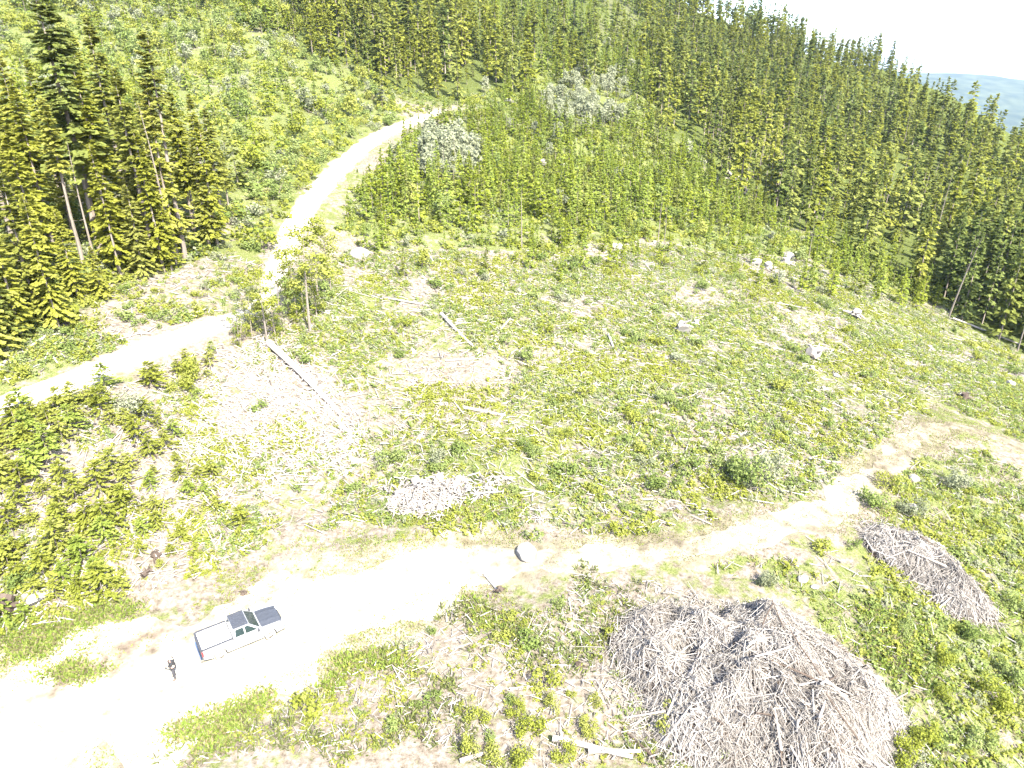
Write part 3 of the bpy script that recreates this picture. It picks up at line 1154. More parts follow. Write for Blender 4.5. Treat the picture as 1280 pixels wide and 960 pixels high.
# the two pale bare-looking groves
pale = (((yc[:, 3] - 735) / 55) ** 2 + ((yc[:, 4] - 135) / 32) ** 2 < 1) | (((yc[:, 3] - 560) / 40) ** 2 + ((yc[:, 4] - 205) / 28) ** 2 < 1)
isd |= pale
YCOL = ['green', 'yellow green', 'olive']
ys[yc[:, 5] > 230] *= 1.5
show2 = ys / yc[:, 5]
for decid in (False, True):
    ids = np.where(isd == decid)[0]
    ids = ids[np.argsort(-show2[ids])]
    lim = 285 if not decid else 240
    bulk = Bulk()
    for j, i in enumerate(ids):
        if j >= lim:
            break
        where = place_mid(yc[i, 3], yc[i, 4])
        if decid:
            c = 2 if pale[i] or r2.random() < .25 else int(r2.random() < .45)
            if pale[i]:
                where = 'in the pale grove near the ridge forest' if yc[i, 3] > 650 else 'in the pale grove under the road bend'
            lab = f'{size_word(ys[i], .6, 1.0)} bushy {SHRUB_COL[c]} broadleaf sapling {where}'
            put_mesh('deciduous_sapling', DP[kk2[i]][1][c], yc[i, :3] - [0, 0, .1], ys[i] * (.75 if not pale[i] else 1.0), rz2[i], lab, 'sapling', 'saplings: ' + lab)
        else:
            lab = f'{size_word(ys[i], .6, 1.0)} {YCOL[cm2[i]]} young conifer {where}'
            put_mesh('young_conifer', YP[kk2[i]][1][cm2[i]], yc[i, :3] - [0, 0, .1], ys[i], rz2[i], lab, 'young conifer', 'young conifers: ' + lab)
    rest = ids[lim:]
    P_ = DP if decid else YP
    if len(rest):
        for k in range(3):
            for c in range(3):
                sel = rest[(kk2[rest] == k) & ((cm2[rest] == c) if not decid else (np.where(pale[rest], 2, cm2[rest]) == c))]
                if len(sel):
                    v, t, m = P_[k][0]
                    bulk.put((v, t, np.where(m == 1, 3, c)), yc[sel, :3] - [0, 0, .1], ys[sel], rz2[sel], r2.random(len(sel)))
        if decid:
            bulk.build('sapling_thicket', DMAT + [M['snag']], 'thicket of leafy saplings on the far slopes', 'thicket')
        else:
            bulk.build('young_conifer_thicket', YMAT + [M['bark']], 'dense regrowth of young conifers on the far slopes', 'thicket')
print('young', n_, isd.sum())

# ---- the tall stand on the left: trunk and crown as parts
def conifer_tree(px, py, sc, k, c, label, group=None, wide=1.3, name='conifer_tree'):
    x, y, z = at(px, py)
    o = empty(name, (x, y, z - .2), random.uniform(0, 6.28), label, 'conifer', group)
    o.scale = (sc * wide, sc * wide, sc)
    t = link(bpy.data.objects.new('trunk', NEAR[k][0]), o)
    cr = link(bpy.data.objects.new('crown', NEAR[k][1][c]), o)
    return o


conifer_tree(128, 318, 1.12, 0, 0, 'tallest dark conifer rising over the middle of the left-hand stand', None, 1.5)
conifer_tree(195, 335, .84, 1, 1, 'slim olive conifer with a long bare pale trunk in the stand')
conifer_tree(232, 325, .98, 3, 1, 'tall thin conifer with tufted top at the road side of the stand')
conifer_tree(262, 308, .52, 4, 1, 'short full conifer at the end of the stand nearest the gravel road')
conifer_tree(205, 338, .6, 2, 2, 'yellow green conifer low in front of the pale-trunked one')
conifer_tree(30, 350, .9, 1, 1, 'thin conifer with pale bare trunk near the photo edge of the stand')
conifer_tree(72, 408, .5, 4, 2, 'bright yellow green conifer lowest on the bank above the road')
conifer_tree(8, 432, .48, 4, 0, 'dark bushy conifer at the very edge of the picture above the road')
conifer_tree(-22, 410, .62, 2, 2, 'yellow conifer half cut off by the picture edge')
conifer_tree(150, 342, .55, 2, 2, 'yellow green conifer between two bare trunks in the stand')
conifer_tree(105, 335, .7, 3, 2, 'sparse yellowish conifer left of the tallest dark one')
conifer_tree(60, 300, .78, 0, 2, 'broad yellow green conifer behind the bare snags')
conifer_tree(15, 290, .95, 0, 1, 'broad olive conifer standing tall behind the edge trees')
conifer_tree(165, 280, .95, 1, 1, 'slender olive conifer just behind the tallest dark one')
conifer_tree(128, 372, .22, 4, 2, 'small flat-topped conifer on the bank in front of the stand', None, 2.0)
conifer_tree(245, 300, .7, 0, 2, 'yellow green conifer behind the short full one')
for a in [(-12, 446, .5, 4, 2, 'bushy yellow green conifer lowest in the corner where the road leaves the picture'), (28, 424, .46, 2, 2, 'drooping yellow green conifer just uphill of the road by the edge'),
          (48, 398, .55, 4, 1, 'full olive conifer behind the bright bank conifer'), (98, 372, .36, 4, 2, 'small bright conifer between the bank conifer and the stand'),
          (5, 380, .72, 2, 1, 'tall drooping olive conifer at the picture edge'), (60, 352, .62, 4, 2, 'full yellow green conifer in front of the snags'), (180, 345, .4, 4, 1, 'low olive conifer at the foot of the pale trunks'),
          (215, 338, .34, 2, 2, 'little yellow conifer on the road end of the stand')]:
    conifer_tree(*a, None, 1.5)
LS = scatter(Z_LEFT, 110, 2.6, 20)
LS = LS[(LS[:, 3] > -60) & (LS[:, 4] < 330)]
for i, q in enumerate(LS[:34]):
    c = int(r2.choice(3, p=[.06, .3, .64]))
    s_ = r2.uniform(.3, .8)
    lab = f'{size_word(s_, .45, .62)} {COLS[c]} conifer deep inside the left-hand stand'
    conifer_tree(q[3], q[4], s_, int(r2.choice([0, 2, 2, 4, 4, 1])), c, lab, 'stand conifers: ' + lab)

# clump of thin loose-leaved trees between the two legs of the gravel road
BT = []
for k in range(4):
    r_ = np.random.default_rng(700 + k)
    hh_ = 8.0
    bl = [(r_.normal(0, .55), r_.normal(0, .55), hh_ * z_, r_.uniform(.5, .95)) for z_ in np.linspace([.3, .15, .5, .08][k], .98, [11, 13, 8, 12][k])]
    cr = leafy(bl, 1150, .19, 710 + k, .25, .8)
    tr = trunk_soup(hh_ * .97, .1, (.25 * (-1) ** k, .2), r_, 6, 5, 0, 16)
    BT.append((soup_mesh('trunk', *tr.arrays(), [M['snag']]), [soup_mesh('crown', *cr.arrays(), [c]) for c in DMAT]))


def broad_tree(px, py, sc, k, c, label, wide=1.25):
    x, y, z = at(px, py)
    o = empty('broadleaf_tree', (x, y, z - .1), px * .37, label, 'tree')
    o.scale = (sc * wide, sc * wide, sc)
    link(bpy.data.objects.new('trunk', BT[k][0]), o)
    link(bpy.data.objects.new('crown', BT[k][1][c]), o)


for a in [(398, 372, 1.1, 2, 1, 'thin pale-trunked tree at the upper end of the roadside clump'), (414, 366, .95, 0, 1, 'leaning yellow tree on the clear-cut side of the clump'),
          (388, 415, 1.3, 2, 1, 'tree with the tallest bare white stem in the roadside clump'), (372, 402, .8, 1, 1, 'bushy yellow tree in the middle of the roadside clump'),
          (352, 412, .75, 3, 0, 'green bushy tree beside the middle of the clump'), (335, 432, .95, 2, 1, 'spindly tree beside the long fallen log'),
          (316, 424, .6, 1, 1, 'low yellow tree at the road corner'), (294, 418, .5, 3, 0, 'small round green tree on the inside of the road bend'),
          (360, 385, .75, 0, 1, 'thin yellow tree right beside the gravel road'), (328, 402, .6, 1, 1, 'thick leafy tree hiding the road bend'), (408, 338, .8, 0, 1, 'tree at the far end of the roadside clump'),
          (345, 425, .55, 3, 1, 'little yellow tree in front of the roadside clump'), (308, 406, .5, 3, 2, 'grey green round tree covering the road corner'), (322, 412, .6, 1, 0, 'green tree beside the road corner'),
          (300, 434, .45, 3, 1, 'low yellow tree under the road corner'), (380, 390, .7, 1, 0, 'bright green bushy tree high in the roadside clump'), (396, 395, .8, 1, 1, 'yellow tree filling the right of the roadside clump')]:
    broad_tree(*a)

# dead snags
def snag(px, py, hgt, k, label, tilt=(0, 0), group=None):
    x, y, z = at(px, py)
    o = put_mesh('dead_snag', SNAG[k], (x, y, z - .1), (hgt / 12 * .85, hgt / 12 * .85, hgt / 12), random.uniform(0, 6.28), label, 'snag', group, tilt)
    return o


snag(122, 338, 13, 0, 'thickest bleached dead trunk in front of the tall dark conifer', (0, R(-4)))
snag(40, 305, 12, 1, 'dead leaning trunk with bare twigs near the picture edge', (0, R(-6)))
snag(62, 300, 14, 1, 'tall grey dead trunk behind the edge conifers', (0, R(-3)))
snag(152, 346, 11, 0, 'slim dead trunk beside the thick bleached one', (0, R(-3)))
snag(75, 412, 7, 2, 'short pale trunk at the foot of the bright bank conifer')
snag(220, 330, 17, 1, 'tall dead trunk with tufts of twig in the stand')
snag(652, 312, 9, 0, 'single bleached snag in the plantation above the clear-cut')
snag(1010, 328, 8, 2, 'bare pole snag at the top corner of the clear-cut')
snag(1120, 376, 5, 2, 'short bare pole at the clear-cut edge')
snag(830, 308, 7, 0, 'grey snag at the lower edge of the plantation')
snag(822, 306, 8, 1, 'twiggy snag beside the grey plantation snag')
snag(945, 240, 15, 1, 'tall dead tree standing in front of the ridge forest')
snag(955, 246, 14, 0, 'slimmer dead tree in front of the ridge forest')
snag(970, 250, 16, 1, 'dead tree beside the grey log tangle under the ridge forest')
snag(1185, 398, 15, 0, 'pale dead trunk leaning out of the dark forest edge', (0, R(6)))
snag(1272, 438, 13, 0, 'bare pale trunk at the picture edge of the dark forest')
snag(570, 220, 8, 1, 'pale dead stem in the grove under the road bend')
snag(555, 222, 7, 1, 'shorter pale stem in the grove under the road bend')
snag(340, 485, 5, 1, 'thin pale twiggy stem on the bare bank below the fallen log')
snag(232, 590, 4, 2, 'leaning pale stick on the white bank below the road', (R(10), R(-20)))
snag(1180, 955, 2.2, 1, 'small twisted dead stick in the weeds by the big slash pile')
snag(1070, 785, 2.2, 2, 'slanted bleached stick behind the big slash pile', (0, R(35)))
RS = A[(A[:, 5] < 300) & (A[:, 3] > 840) & fits(A[:, 3], A[:, 4], 840, 1280, 60, 420)]
for i in r2.choice(len(RS), 34, replace=False):
    x, y, z = RS[i, :3] + [1.2, -1.2, 0]
    put_mesh('dead_snag', SNAG[i % 3], (x, y, float(h(x, y)) - .1), (1.0, 1.0, r2.uniform(.8, 1.3)), r2.uniform(0, 6), 'grey dead trunk among the ridge conifers', 'snag', 'dead trunks among the ridge conifers')

# ------------------------------------------------------------------ shrubs of the clear-cut, slope and banks
def place_low(px, py):
    if inside(np.array([px]), np.array([py]), Z_SLOPE)[0]:
        return 'on the left bank under the gravel road' if py < 620 else 'low on the left bank above the landing'
    if inside(np.array([px]), np.array([py]), Z_UPLEFT)[0]:
        return 'in the brush above the climbing gravel road'
    if inside(np.array([px]), np.array([py]), Z_ROADSIDE)[0]:
        return 'on the bank between the stand and gravel road'
    if inside(np.array([px]), np.array([py]), Z_LOWRIGHT)[0]:
        return 'in the green strip behind the slash piles' if py > 640 else 'beside the far end of the dirt track'
    if inside(np.array([px]), np.array([py]), Z_BOTTOM)[0]:
        return 'in the weedy ground below the dirt track'
    if py < 400:
        return 'high on the clear-cut under the plantation'
    if px < 520:
        return 'on the pale brushy part of the clear-cut'
    return 'in the middle of the clear-cut' if py < 530 else 'low on the clear-cut above the dirt track'


S1 = scatter(Z_CUT, 1500, 1.0, 30)
S1 = S1[vnoise(S1[:, 0], S1[:, 1], 9, 6) + .3 * r2.normal(size=len(S1)) > -.15 - .002 * (S1[:, 3] - 640)]
S2 = scatter(Z_LOWRIGHT, 330, .9, 31)
S3 = scatter(Z_ROADSIDE, 130, 1.0, 32)
S4 = scatter(Z_BOTTOM, 70, .8, 33)
S5 = scatter([(262, 330), (330, 332), (352, 290), (405, 222), (500, 148), (480, 105), (400, 140), (300, 215), (272, 250)], 330, 1.2, 34)
sh = off_paths(np.concatenate([S1, S2, S3, S4, S5]), .6, 1.0)
sh = sh[fits(sh[:, 3], sh[:, 4], -20, 1300, 0, 990)]
# keep the piles clear
sh = sh[~(((sh[:, 3] - 950) / 205) ** 2 + ((sh[:, 4] - 870) / 150) ** 2 < 1) & ~(((sh[:, 3] - 1158) / 78) ** 2 + ((sh[:, 4] - 715) / 80) ** 2 < 1)]
ss = np.clip(r2.lognormal(-.55, .4, len(sh)), .25, 1.5)
ss[sh[:, 4] > 620] *= .75
ss[inside(sh[:, 3], sh[:, 4], Z_UPLEFT)] *= 2.2
bright = r2.random(len(sh))
cs = np.where(bright < .5, 0, np.where(bright < .88, 1, 2))
lim = 290
order = np.argsort(-ss / sh[:, 5])
ub = Bulk()
for j, i in enumerate(order[:lim - 30]):
    lab = f'{"small" if ss[i] < .55 else ("large" if ss[i] > .9 else "medium")} {SHRUB_COL[cs[i]]} shrub {place_low(sh[i,3], sh[i,4])}'
    put_mesh('shrub', SP[i % 4][1][cs[i]], sh[i, :3] - [0, 0, .05], (ss[i] * 1.15, ss[i] * 1.15, ss[i] * .9), i * 1.3, lab, 'shrub', 'shrubs: ' + lab)
rest = order[lim - 30:]
for k in range(4):
    for c in range(3):
        sel = rest[(rest % 4 == k) & (cs[rest] == c)]
        if len(sel):
            v, t, m = SP[k][0]
            keep = np.arange(0, len(v), 2)
            ub.put((v[keep], t[keep], np.where(m[keep] == 1, 3, c)), sh[sel, :3] - [0, 0, .05], ss[sel], sel * 1.3, r2.random(len(sel)))

# low leafy cover
def cover(poly, n, seed, thr, sc=(.5, 1.3), nz=4.0, path_gap=.3):
    q = off_paths(scatter(poly, n, 0, seed), path_gap, path_gap)
    q = q[fits(q[:, 3], q[:, 4], -30, 1310, -30, 990)]
    k = vnoise(q[:, 0], q[:, 1], nz, 8) + .6 * vnoise(q[:, 0], q[:, 1], nz * 3, 9) + .25 * r2.normal(size=len(q))
    bare = .32 * np.exp(-(((q[:, 3] - 360) / 140) ** 2 + ((q[:, 4] - 500) / 100) ** 2))
    q = q[k > thr + bare]
    s_ = r2.uniform(sc[0], sc[1], len(q))
    pick = r2.integers(0, 4, len(q))
    colr = r2.choice(3, len(q), p=[.48, .38, .14])
    # drifts of one colour
    colr = np.where(vnoise(q[:, 0], q[:, 1], 7, 12) > .25, 1, colr)
    for a in range(4):
        for c in range(3):
            sel = np.where((pick == a) & (colr == c))[0]
            if len(sel):
                v, t, m = GP[a]
                ub.put((v, t, np.full(len(v), c)), q[sel, :3] - [0, 0, .04], s_[sel], sel * 2.1, r2.random(len(sel)))


cover(Z_CUT, 42000, 40, -.42, (.35, 1.2))
cover(Z_SLOPE, 4000, 41, -.05, (.4, 1.1))
cover(Z_ROADSIDE, 2400, 42, -.3, (.5, 1.5))
cover(Z_LOWRIGHT, 5200, 43, -.25)
cover(Z_BOTTOM, 2600, 44, -.05, (.25, .8))
cover([(300, 440), (420, 400), (560, 440), (560, 560), (400, 610), (250, 600), (235, 520)], 3800, 52, -.35, (.25, .75))
cover(Z_PLANT, 4500, 45, -.5, (1.2, 2.6))
cover(Z_UPLEFT, 8000, 46, -.8, (1.2, 4.2))
cover([(440, 75), (500, 110), (560, 125), (650, 105), (660, 150), (580, 150), (520, 150), (480, 120)], 900, 51, -.7, (1.2, 2.6))
cover(Z_LEFT, 1800, 49, -.6, (1.0, 2.6))
cover(Z_UPMID, 1200, 47, -.6, (1.5, 3.2))
cover(Z_LANDL, 1200, 48, .55, (.25, .6))
ub.build('undergrowth', DMAT + [M['bark']], 'low leafy green regrowth spread over the logged ground', 'undergrowth')

# bushy young conifers on the left slope
Q = off_paths(scatter(Z_SLOPE, 330, .95, 50), .8, 1.2)
Q = Q[fits(Q[:, 3], Q[:, 4], -30, 1300, 0, 990)]
Q = Q[r2.random(len(Q)) < np.clip(1.25 - (Q[:, 3] - 60) / 330 + .5 * vnoise(Q[:, 0], Q[:, 1], 5, 17), .15, 1)]
for i, q in enumerate(Q):
    s_ = r2.uniform(.45, 1.15) * (1.0 if q[3] < 190 else .7)
    c = int(r2.choice(3, p=[.55, .2, .25]))
    lab = f'{"small" if s_ < .7 else ("large" if s_ > .95 else "medium")} {["yellow green", "green", "bright yellow"][c]} bushy conifer {place_low(q[3], q[4])}'
    put_mesh('bushy_conifer', LP[i % 3][1][c], q[:3] - [0, 0, .05], (s_ * 1.15, s_ * 1.15, s_), i * 2.3, lab, 'bushy conifer', 'bushy conifers: ' + lab)

# named bushes
def bush(px, py, s_, c, label, k=0, flat=1.0):
    x, y, z = at(px, py)
    put_mesh('shrub', BP[k][c], (x, y, z - .05), (s_, s_, s_ * flat), px * .1, label, 'shrub', None)


for a in [(935, 600, 2.6, 0, 'largest round green bush low on the clear-cut above the track'), (908, 590, 1.7, 0, 'dark bush touching the largest clear-cut bush', 1),
          (962, 592, 1.9, 2, 'grey green bush on the far side of the largest clear-cut bush', 2), (815, 612, 1.5, 0, 'round bush low on the clear-cut left of the largest', 3),
          (1088, 632, 1.7, 0, 'green bush casting a dark shadow on the dirt track', 1), (1110, 610, 1.5, 1, 'yellow green bush where the track bends', 2), (1135, 640, 1.6, 2, 'grey green bush in front of the smaller slash pile', 0),
          (1190, 610, 1.8, 2, 'grey green bush near the picture edge past the smaller pile', 3), (488, 582, 1.5, 0, 'green bush beside the white stump heap', 2), (548, 578, 1.3, 2, 'grey bush above the white stump heap', 1),
          (655, 565, 1.2, 0, 'bushy green hump in the clear-cut middle', 0), (670, 572, 1.1, 0, 'second green hump touching the clear-cut hump', 1), (705, 548, 1.0, 1, 'yellowish bush above the twin humps', 2),
          (875, 362, 1.6, 0, 'dark green bush high on the clear-cut', 3), (1030, 385, 1.7, 0, 'lone dark bush near the top corner of the clear-cut', 0), (830, 503, 1.2, 0, 'dark bush in the clear-cut middle', 2),
          (830, 905, 1.4, 1, 'yellow green bush at the foot of the big slash pile', 0), (845, 880, 1.1, 0, 'green bush tucked against the big slash pile', 1), (905, 945, 1.2, 0, 'shaded bush below the log of the big pile', 2),
          (960, 735, 1.1, 2, 'dark tuft bush by the track behind the big pile', 3), (245, 470, 2.0, 1, 'large yellow bush hanging under the gravel road', 0), (228, 490, 1.7, 1, 'yellow bush beside the large one under the road', 1),
          (165, 520, 1.8, 2, 'grey green bush on the left bank', 2), (30, 735, 1.3, 0, 'dark green bush at the foot of the left bank', 3), (728, 803, .5, 0, 'tiny lone tuft between track and big pile', 1)]:
    bush(*a)
for a in [(600, 905, 1.5, 'leafy yellow bush at the near end of the bottom thicket'), (640, 890, 1.4, 'yellow bush at the back of the bottom thicket'), (668, 920, 1.7, 'largest yellow bush of the bottom thicket'),
          (690, 885, 1.1, 'small bright bush above the bottom thicket'), (700, 945, 1.6, 'yellow bush above the bleached bottom log'), (620, 945, 1.5, 'yellow bush at the bottom picture edge'), (735, 915, 1.4, 'yellow bush on the pile side of the thicket'),
          (585, 940, 1.3, 'yellow bush on the weedy side of the thicket'), (745, 880, .9, 'lone bright bush between thicket and pile'), (655, 958, 1.6, 'yellow bush cut by the bottom picture edge')]:
    bush(a[0], a[1], a[2] * (.62 + .34 * (int(a[0] * 7) % 5) / 4), 1, a[3], int(a[0]) % 4, 1.0 + .5 * (int(a[0] * 3) % 4) / 3)
for a in [(1215, 800, 1.2, 0), (1175, 830, 1.1, 1), (1240, 880, 1.5, 1), (1265, 850, 1.4, 0), (1160, 935, 1.3, 1), (1120, 950, 1.3, 1), (1225, 930, 1.2, 0), (1270, 760, 1.3, 0), (1130, 790, .9, 0), (1180, 870, .9, 1)]:
    lab = f'leafy {SHRUB_COL[a[3]]} bush in the lush strip past the big slash pile'
    x, y, z = at(a[0], a[1])
    put_mesh('shrub', BP[a[0] % 4][a[3]], (x, y, z - .05), a[2], a[0], lab, 'shrub', 'shrubs: ' + lab)

# grass and weeds
def blades(S, n_per, hgt, spread, seed, wid=.05):
    r = np.random.default_rng(seed)
    k = np.repeat(np.arange(len(S)), n_per)
    p = S[k, :3].copy()
    p[:, :2] += r.normal(0, spread, (len(k), 2))
    p[:, 2] = h(p[:, 0], p[:, 1]) - .02
    d = np.stack([r.normal(0, .8, len(k)), r.normal(0, .8, len(k)), np.full(len(k), .8)], 1)
    return kites(p, d, hgt * r.uniform(.5, 1.3, len(k)), np.full(len(k), wid) * r.uniform(.7, 1.5, len(k)), None, r)


gr = Bulk()
G1 = off_paths(scatter(Z_LOWRIGHT, 3000, 0, 60), .2, .3)
G1 = G1[vnoise(G1[:, 0], G1[:, 1], 5, 3) > -.3]
G2 = off_paths(scatter(Z_LANDL, 2600, 0, 61), .2, -1.5)
G2 = G2[vnoise(G2[:, 0], G2[:, 1], 3.5, 4) > .12]
G3 = off_paths(scatter(Z_CUT, 3500, 0, 62), .2, .2)
G3 = G3[vnoise(G3[:, 0], G3[:, 1], 8, 5) > .0]
# the strips of grass beside the landing
strips = []
for poly, n in [([(0, 770), (140, 752), (150, 775), (60, 800), (0, 812)], 500), ([(0, 835), (70, 825), (120, 815), (60, 850), (0, 860)], 400),
                ([(380, 855), (470, 815), (500, 835), (440, 872), (400, 878)], 700), ([(430, 640), (560, 600), (640, 640), (560, 665), (460, 655)], 500),
                ([(600, 745), (660, 755), (650, 775), (600, 765)], 150), ([(220, 940), (310, 895), (330, 915), (260, 955)], 300), ([(1060, 720), (1150, 790), (1190, 860), (1130, 850), (1060, 770)], 600)]:
    strips.append(scatter(poly, n, 0, 63 + n))
for S, k, hh, sp in ((G1, 7, .45, .25), (G2, 7, .2, .2), (G3, 6, .4, .25), (np.concatenate(strips), 8, .32, .32)):
    q = blades(S, k, hh, sp, len(S), .055 if hh < .3 else .09)
    gr.add(q, r2.random(len(q)), (r2.random(len(q)) < .32).astype(int))
D1 = scatter(Z_LANDL, 5200, 0, 70)
D1 = D1[(vnoise(D1[:, 0], D1[:, 1], 4, 13) + .5 * vnoise(D1[:, 0], D1[:, 1], 1.3, 13) > -.1) & (path_dist(D1[:, 0], D1[:, 1], lower) > -1.6)]
D2 = scatter([(700, 660), (1040, 600), (1110, 540), (1190, 505), (1250, 540), (1130, 590), (1050, 655), (900, 710), (700, 715)], 2500, 0, 71)
q = blades(np.concatenate([D1, D2]), 6, .17, .28, 72, .06)
gr.add(q, r2.random(len(q)), (r2.random(len(q)) < .62).astype(int))
gr.build('grass', [M['grass'], M['drygrass']], 'green and straw coloured grass beside the landing and track', 'grass')

wd = Bulk()
W1 = scatter(Z_BOTTOM, 1300, 0, 73)
W1 = W1[vnoise(W1[:, 0], W1[:, 1], 4, 14) > -.1]
q = blades(W1, 9, .5, .12, 74, .07)
wd.add(q, r2.random(len(q)), 0)
wd.build('weeds', [M['weed']], 'dark upright weeds in the ground below the track', 'weeds')

# ------------------------------------------------------------------ woody debris
def sticks_on(S, n_rad, ln, seed, ori=None, lift=.06, tilt=.12):
    r = np.random.default_rng(seed)
    n = len(S)
    a = r.uniform(0, math.pi, n) if ori is None else ori + r.normal(0, .4, n)
    L = ln * r.lognormal(0, .45, n)
    e = np.stack([np.cos(a), np.sin(a)], 1) * (L / 2)[:, None]
    p0 = np.column_stack([S[:, :2] - e, np.zeros(n)])
    p1 = np.column_stack([S[:, :2] + e, np.zeros(n)])
    p0[:, 2] = h(p0[:, 0], p0[:, 1]) + lift + np.abs(r.normal(0, tilt, n))
    p1[:, 2] = h(p1[:, 0], p1[:, 1]) + lift + np.abs(r.normal(0, tilt, n))
    rad = n_rad * r.uniform(.5, 1.5, n)
    q = tube(p0, p1, rad, rad * .6, 4)
    return q, np.tile(r.random(n), tube_count(4))


db = Bulk()
for poly, n, rad, ln, sd in ((Z_CUT, 17000, .035, .6, 80), (Z_SLOPE, 1800, .035, .7, 81), (Z_BOTTOM, 1800, .025, .5, 82), (Z_LOWRIGHT, 1300, .03, .7, 83), (Z_ROADSIDE, 320, .04, .8, 84)):
    S = off_paths(scatter(poly, n, 0, sd), .4, .6)
    S = S[fits(S[:, 3], S[:, 4], -20, 1300, 0, 990)]
    q, t = sticks_on(S, rad, ln, sd)
    db.add(q, t, 0)
# extra on the white bank below the fallen log
S = scatter([(230, 480), (330, 430), (430, 480), (470, 560), (400, 600), (260, 580)], 2200, 0, 86)
q, t = sticks_on(S, .03, .6, 87, None, .05, .2)
db.add(q, np.clip(t * .6 + .4, 0, 1), 0)
S = scatter([(484, 600), (560, 590), (600, 600), (590, 630), (540, 652), (490, 650)], 500, 0, 88)
q, t = sticks_on(S, .05, .5, 89, None, .1, .35)
db.add(q, t, 0)
db.build('woody_debris', [M['slash']], 'grey and bleached sticks littering the logged slope', 'debris')


def mesh_obj(name, me, parent=None):
    return link(bpy.data.objects.new(name, me), parent)


def log_between(a, b, r0, r1, label, mat='white_wood', group=None, lift=0.0, sides=9, knots=4, name='fallen_log'):
    a, b = Vector(a), Vector(b)
    mid_ = (a + b) / 2
    d = (b - a)
    L = d.length
    r = np.random.default_rng(int(L * 1000) % 9999)
    s = Soup()
    n = 8
    t = np.linspace(0, 1, n + 1)
    wob = np.stack([t * L - L / 2, .015 * L * np.sin(t * 3 + r.random() * 6), .01 * L * np.sin(t * 4 + 1)], 1)
    rr = r0 + (r1 - r0) * t
    s.add(tube(wob[:-1], wob[1:], rr[:-1], rr[1:], sides), r.random(n * tube_count(sides)) * .35 + .5)
    if knots:
        k = r.integers(1, n, knots)
        an = r.uniform(0, 6.28, knots)
        e = wob[k] + np.stack([r.normal(0, .25, knots), np.cos(an) * (rr[k] + .3), np.abs(np.sin(an)) * (rr[k] + .3)], 1)
        s.add(tube(wob[k], e, rr[k] * .3, rr[k] * .15, 5), .4)
    o = mesh_obj(name, s.mesh('fallen_log', [M[mat]]))
    o.location = mid_ + Vector((0, 0, lift))
    o.rotation_euler = d.to_track_quat('X', 'Z').to_euler()
    return tag(o, label, 'log', group)


def log_px(p, q, r0, r1, label, mat='white_wood', lift=.15, dz=(0, 0), **kw):
    a, b = at(*p), at(*q)
    return log_between((a[0], a[1], a[2] + lift + dz[0]), (b[0], b[1], b[2] + lift + dz[1]), r0, r1, label, mat, **kw)


log_px((337, 434), (425, 522), .34, .2, 'long bleached log lying downhill from the roadside clump', lift=.45, knots=6)
log_px((424, 530), (440, 548), .2, .14, 'short grey log end below the long bleached log', 'slash', lift=.15)
log_px((0, 462), (58, 422), .2, .14, 'grey log on the bank above the gravel road', lift=.2)
log_px((552, 395), (592, 435), .2, .12, 'pale log with dark underside in the upper clear-cut', 'slash', lift=.25)
log_px((760, 420), (772, 445), .14, .1, 'thin grey log in the middle of the clear-cut', 'slash')
log_px((625, 415), (642, 392), .1, .07, 'thin pale pole high on the clear-cut')
log_px((580, 512), (632, 520), .16, .12, 'white log lying level in the clear-cut middle')
log_px((690, 930), (790, 950), .17, .11, 'thick white log at the bottom beside the yellow thicket', lift=.35)
log_px((735, 945), (800, 942), .13, .09, 'second white log crossing the bottom one', lift=.3)
log_px((575, 955), (615, 942), .12, .08, 'pale pole at the bottom picture edge', lift=.2)
log_px((178, 722), (190, 714), .2, .16, 'short dark log on the left bank above the landing', 'dark_wood')
log_px((905, 212), (940, 245), .4, .25, 'big grey log in the tangle under the ridge forest', lift=.4)
log_px((915, 238), (950, 250), .35, .22, 'lower grey log in the tangle under the ridge forest', lift=.4)
log_px((895, 228), (925, 222), .3, .2, 'crosswise log in the tangle under the ridge forest', lift=.4)
log_px((1085, 142), (1100, 136), .5, .3, 'far white log on the open patch of the ridge face', lift=.5)
log_px((1112, 165), (1124, 167), .5, .35, 'second far white log on the ridge face', lift=.5)
log_px((1190, 400), (1275, 432), .16, .1, 'long pole lying along the dark forest edge', lift=.3)
log_px((605, 720), (625, 742), .07, .05, 'thin stick lying by the dark sapling beside the track', 'slash')
log_px((30, 900), (95, 935), .03, .02, 'dry twig lying on the white landing', 'slash', knots=8)
LX = scatter(Z_CUT, 50, 3, 90)
for i, q in enumerate(LX[:36]):
    a = r2.uniform(0, 3.14)
    L = r2.uniform(.9, 2.5)
    p0 = (q[0] - L * math.cos(a), q[1] - L * math.sin(a))
    p1 = (q[0] + L * math.cos(a), q[1] + L * math.sin(a))
    gz_ = h(np.array([p0[0], p1[0]]), np.array([p0[1], p1[1]]))
    lab = f'{"short" if L < 1.7 else "long"} grey log {place_low(q[3], q[4])}'
    log_between((*p0, gz_[0] + .07), (*p1, gz_[1] + .07), .1, .06, lab, 'slash', 'logs: ' + lab, 0, 6, 2)


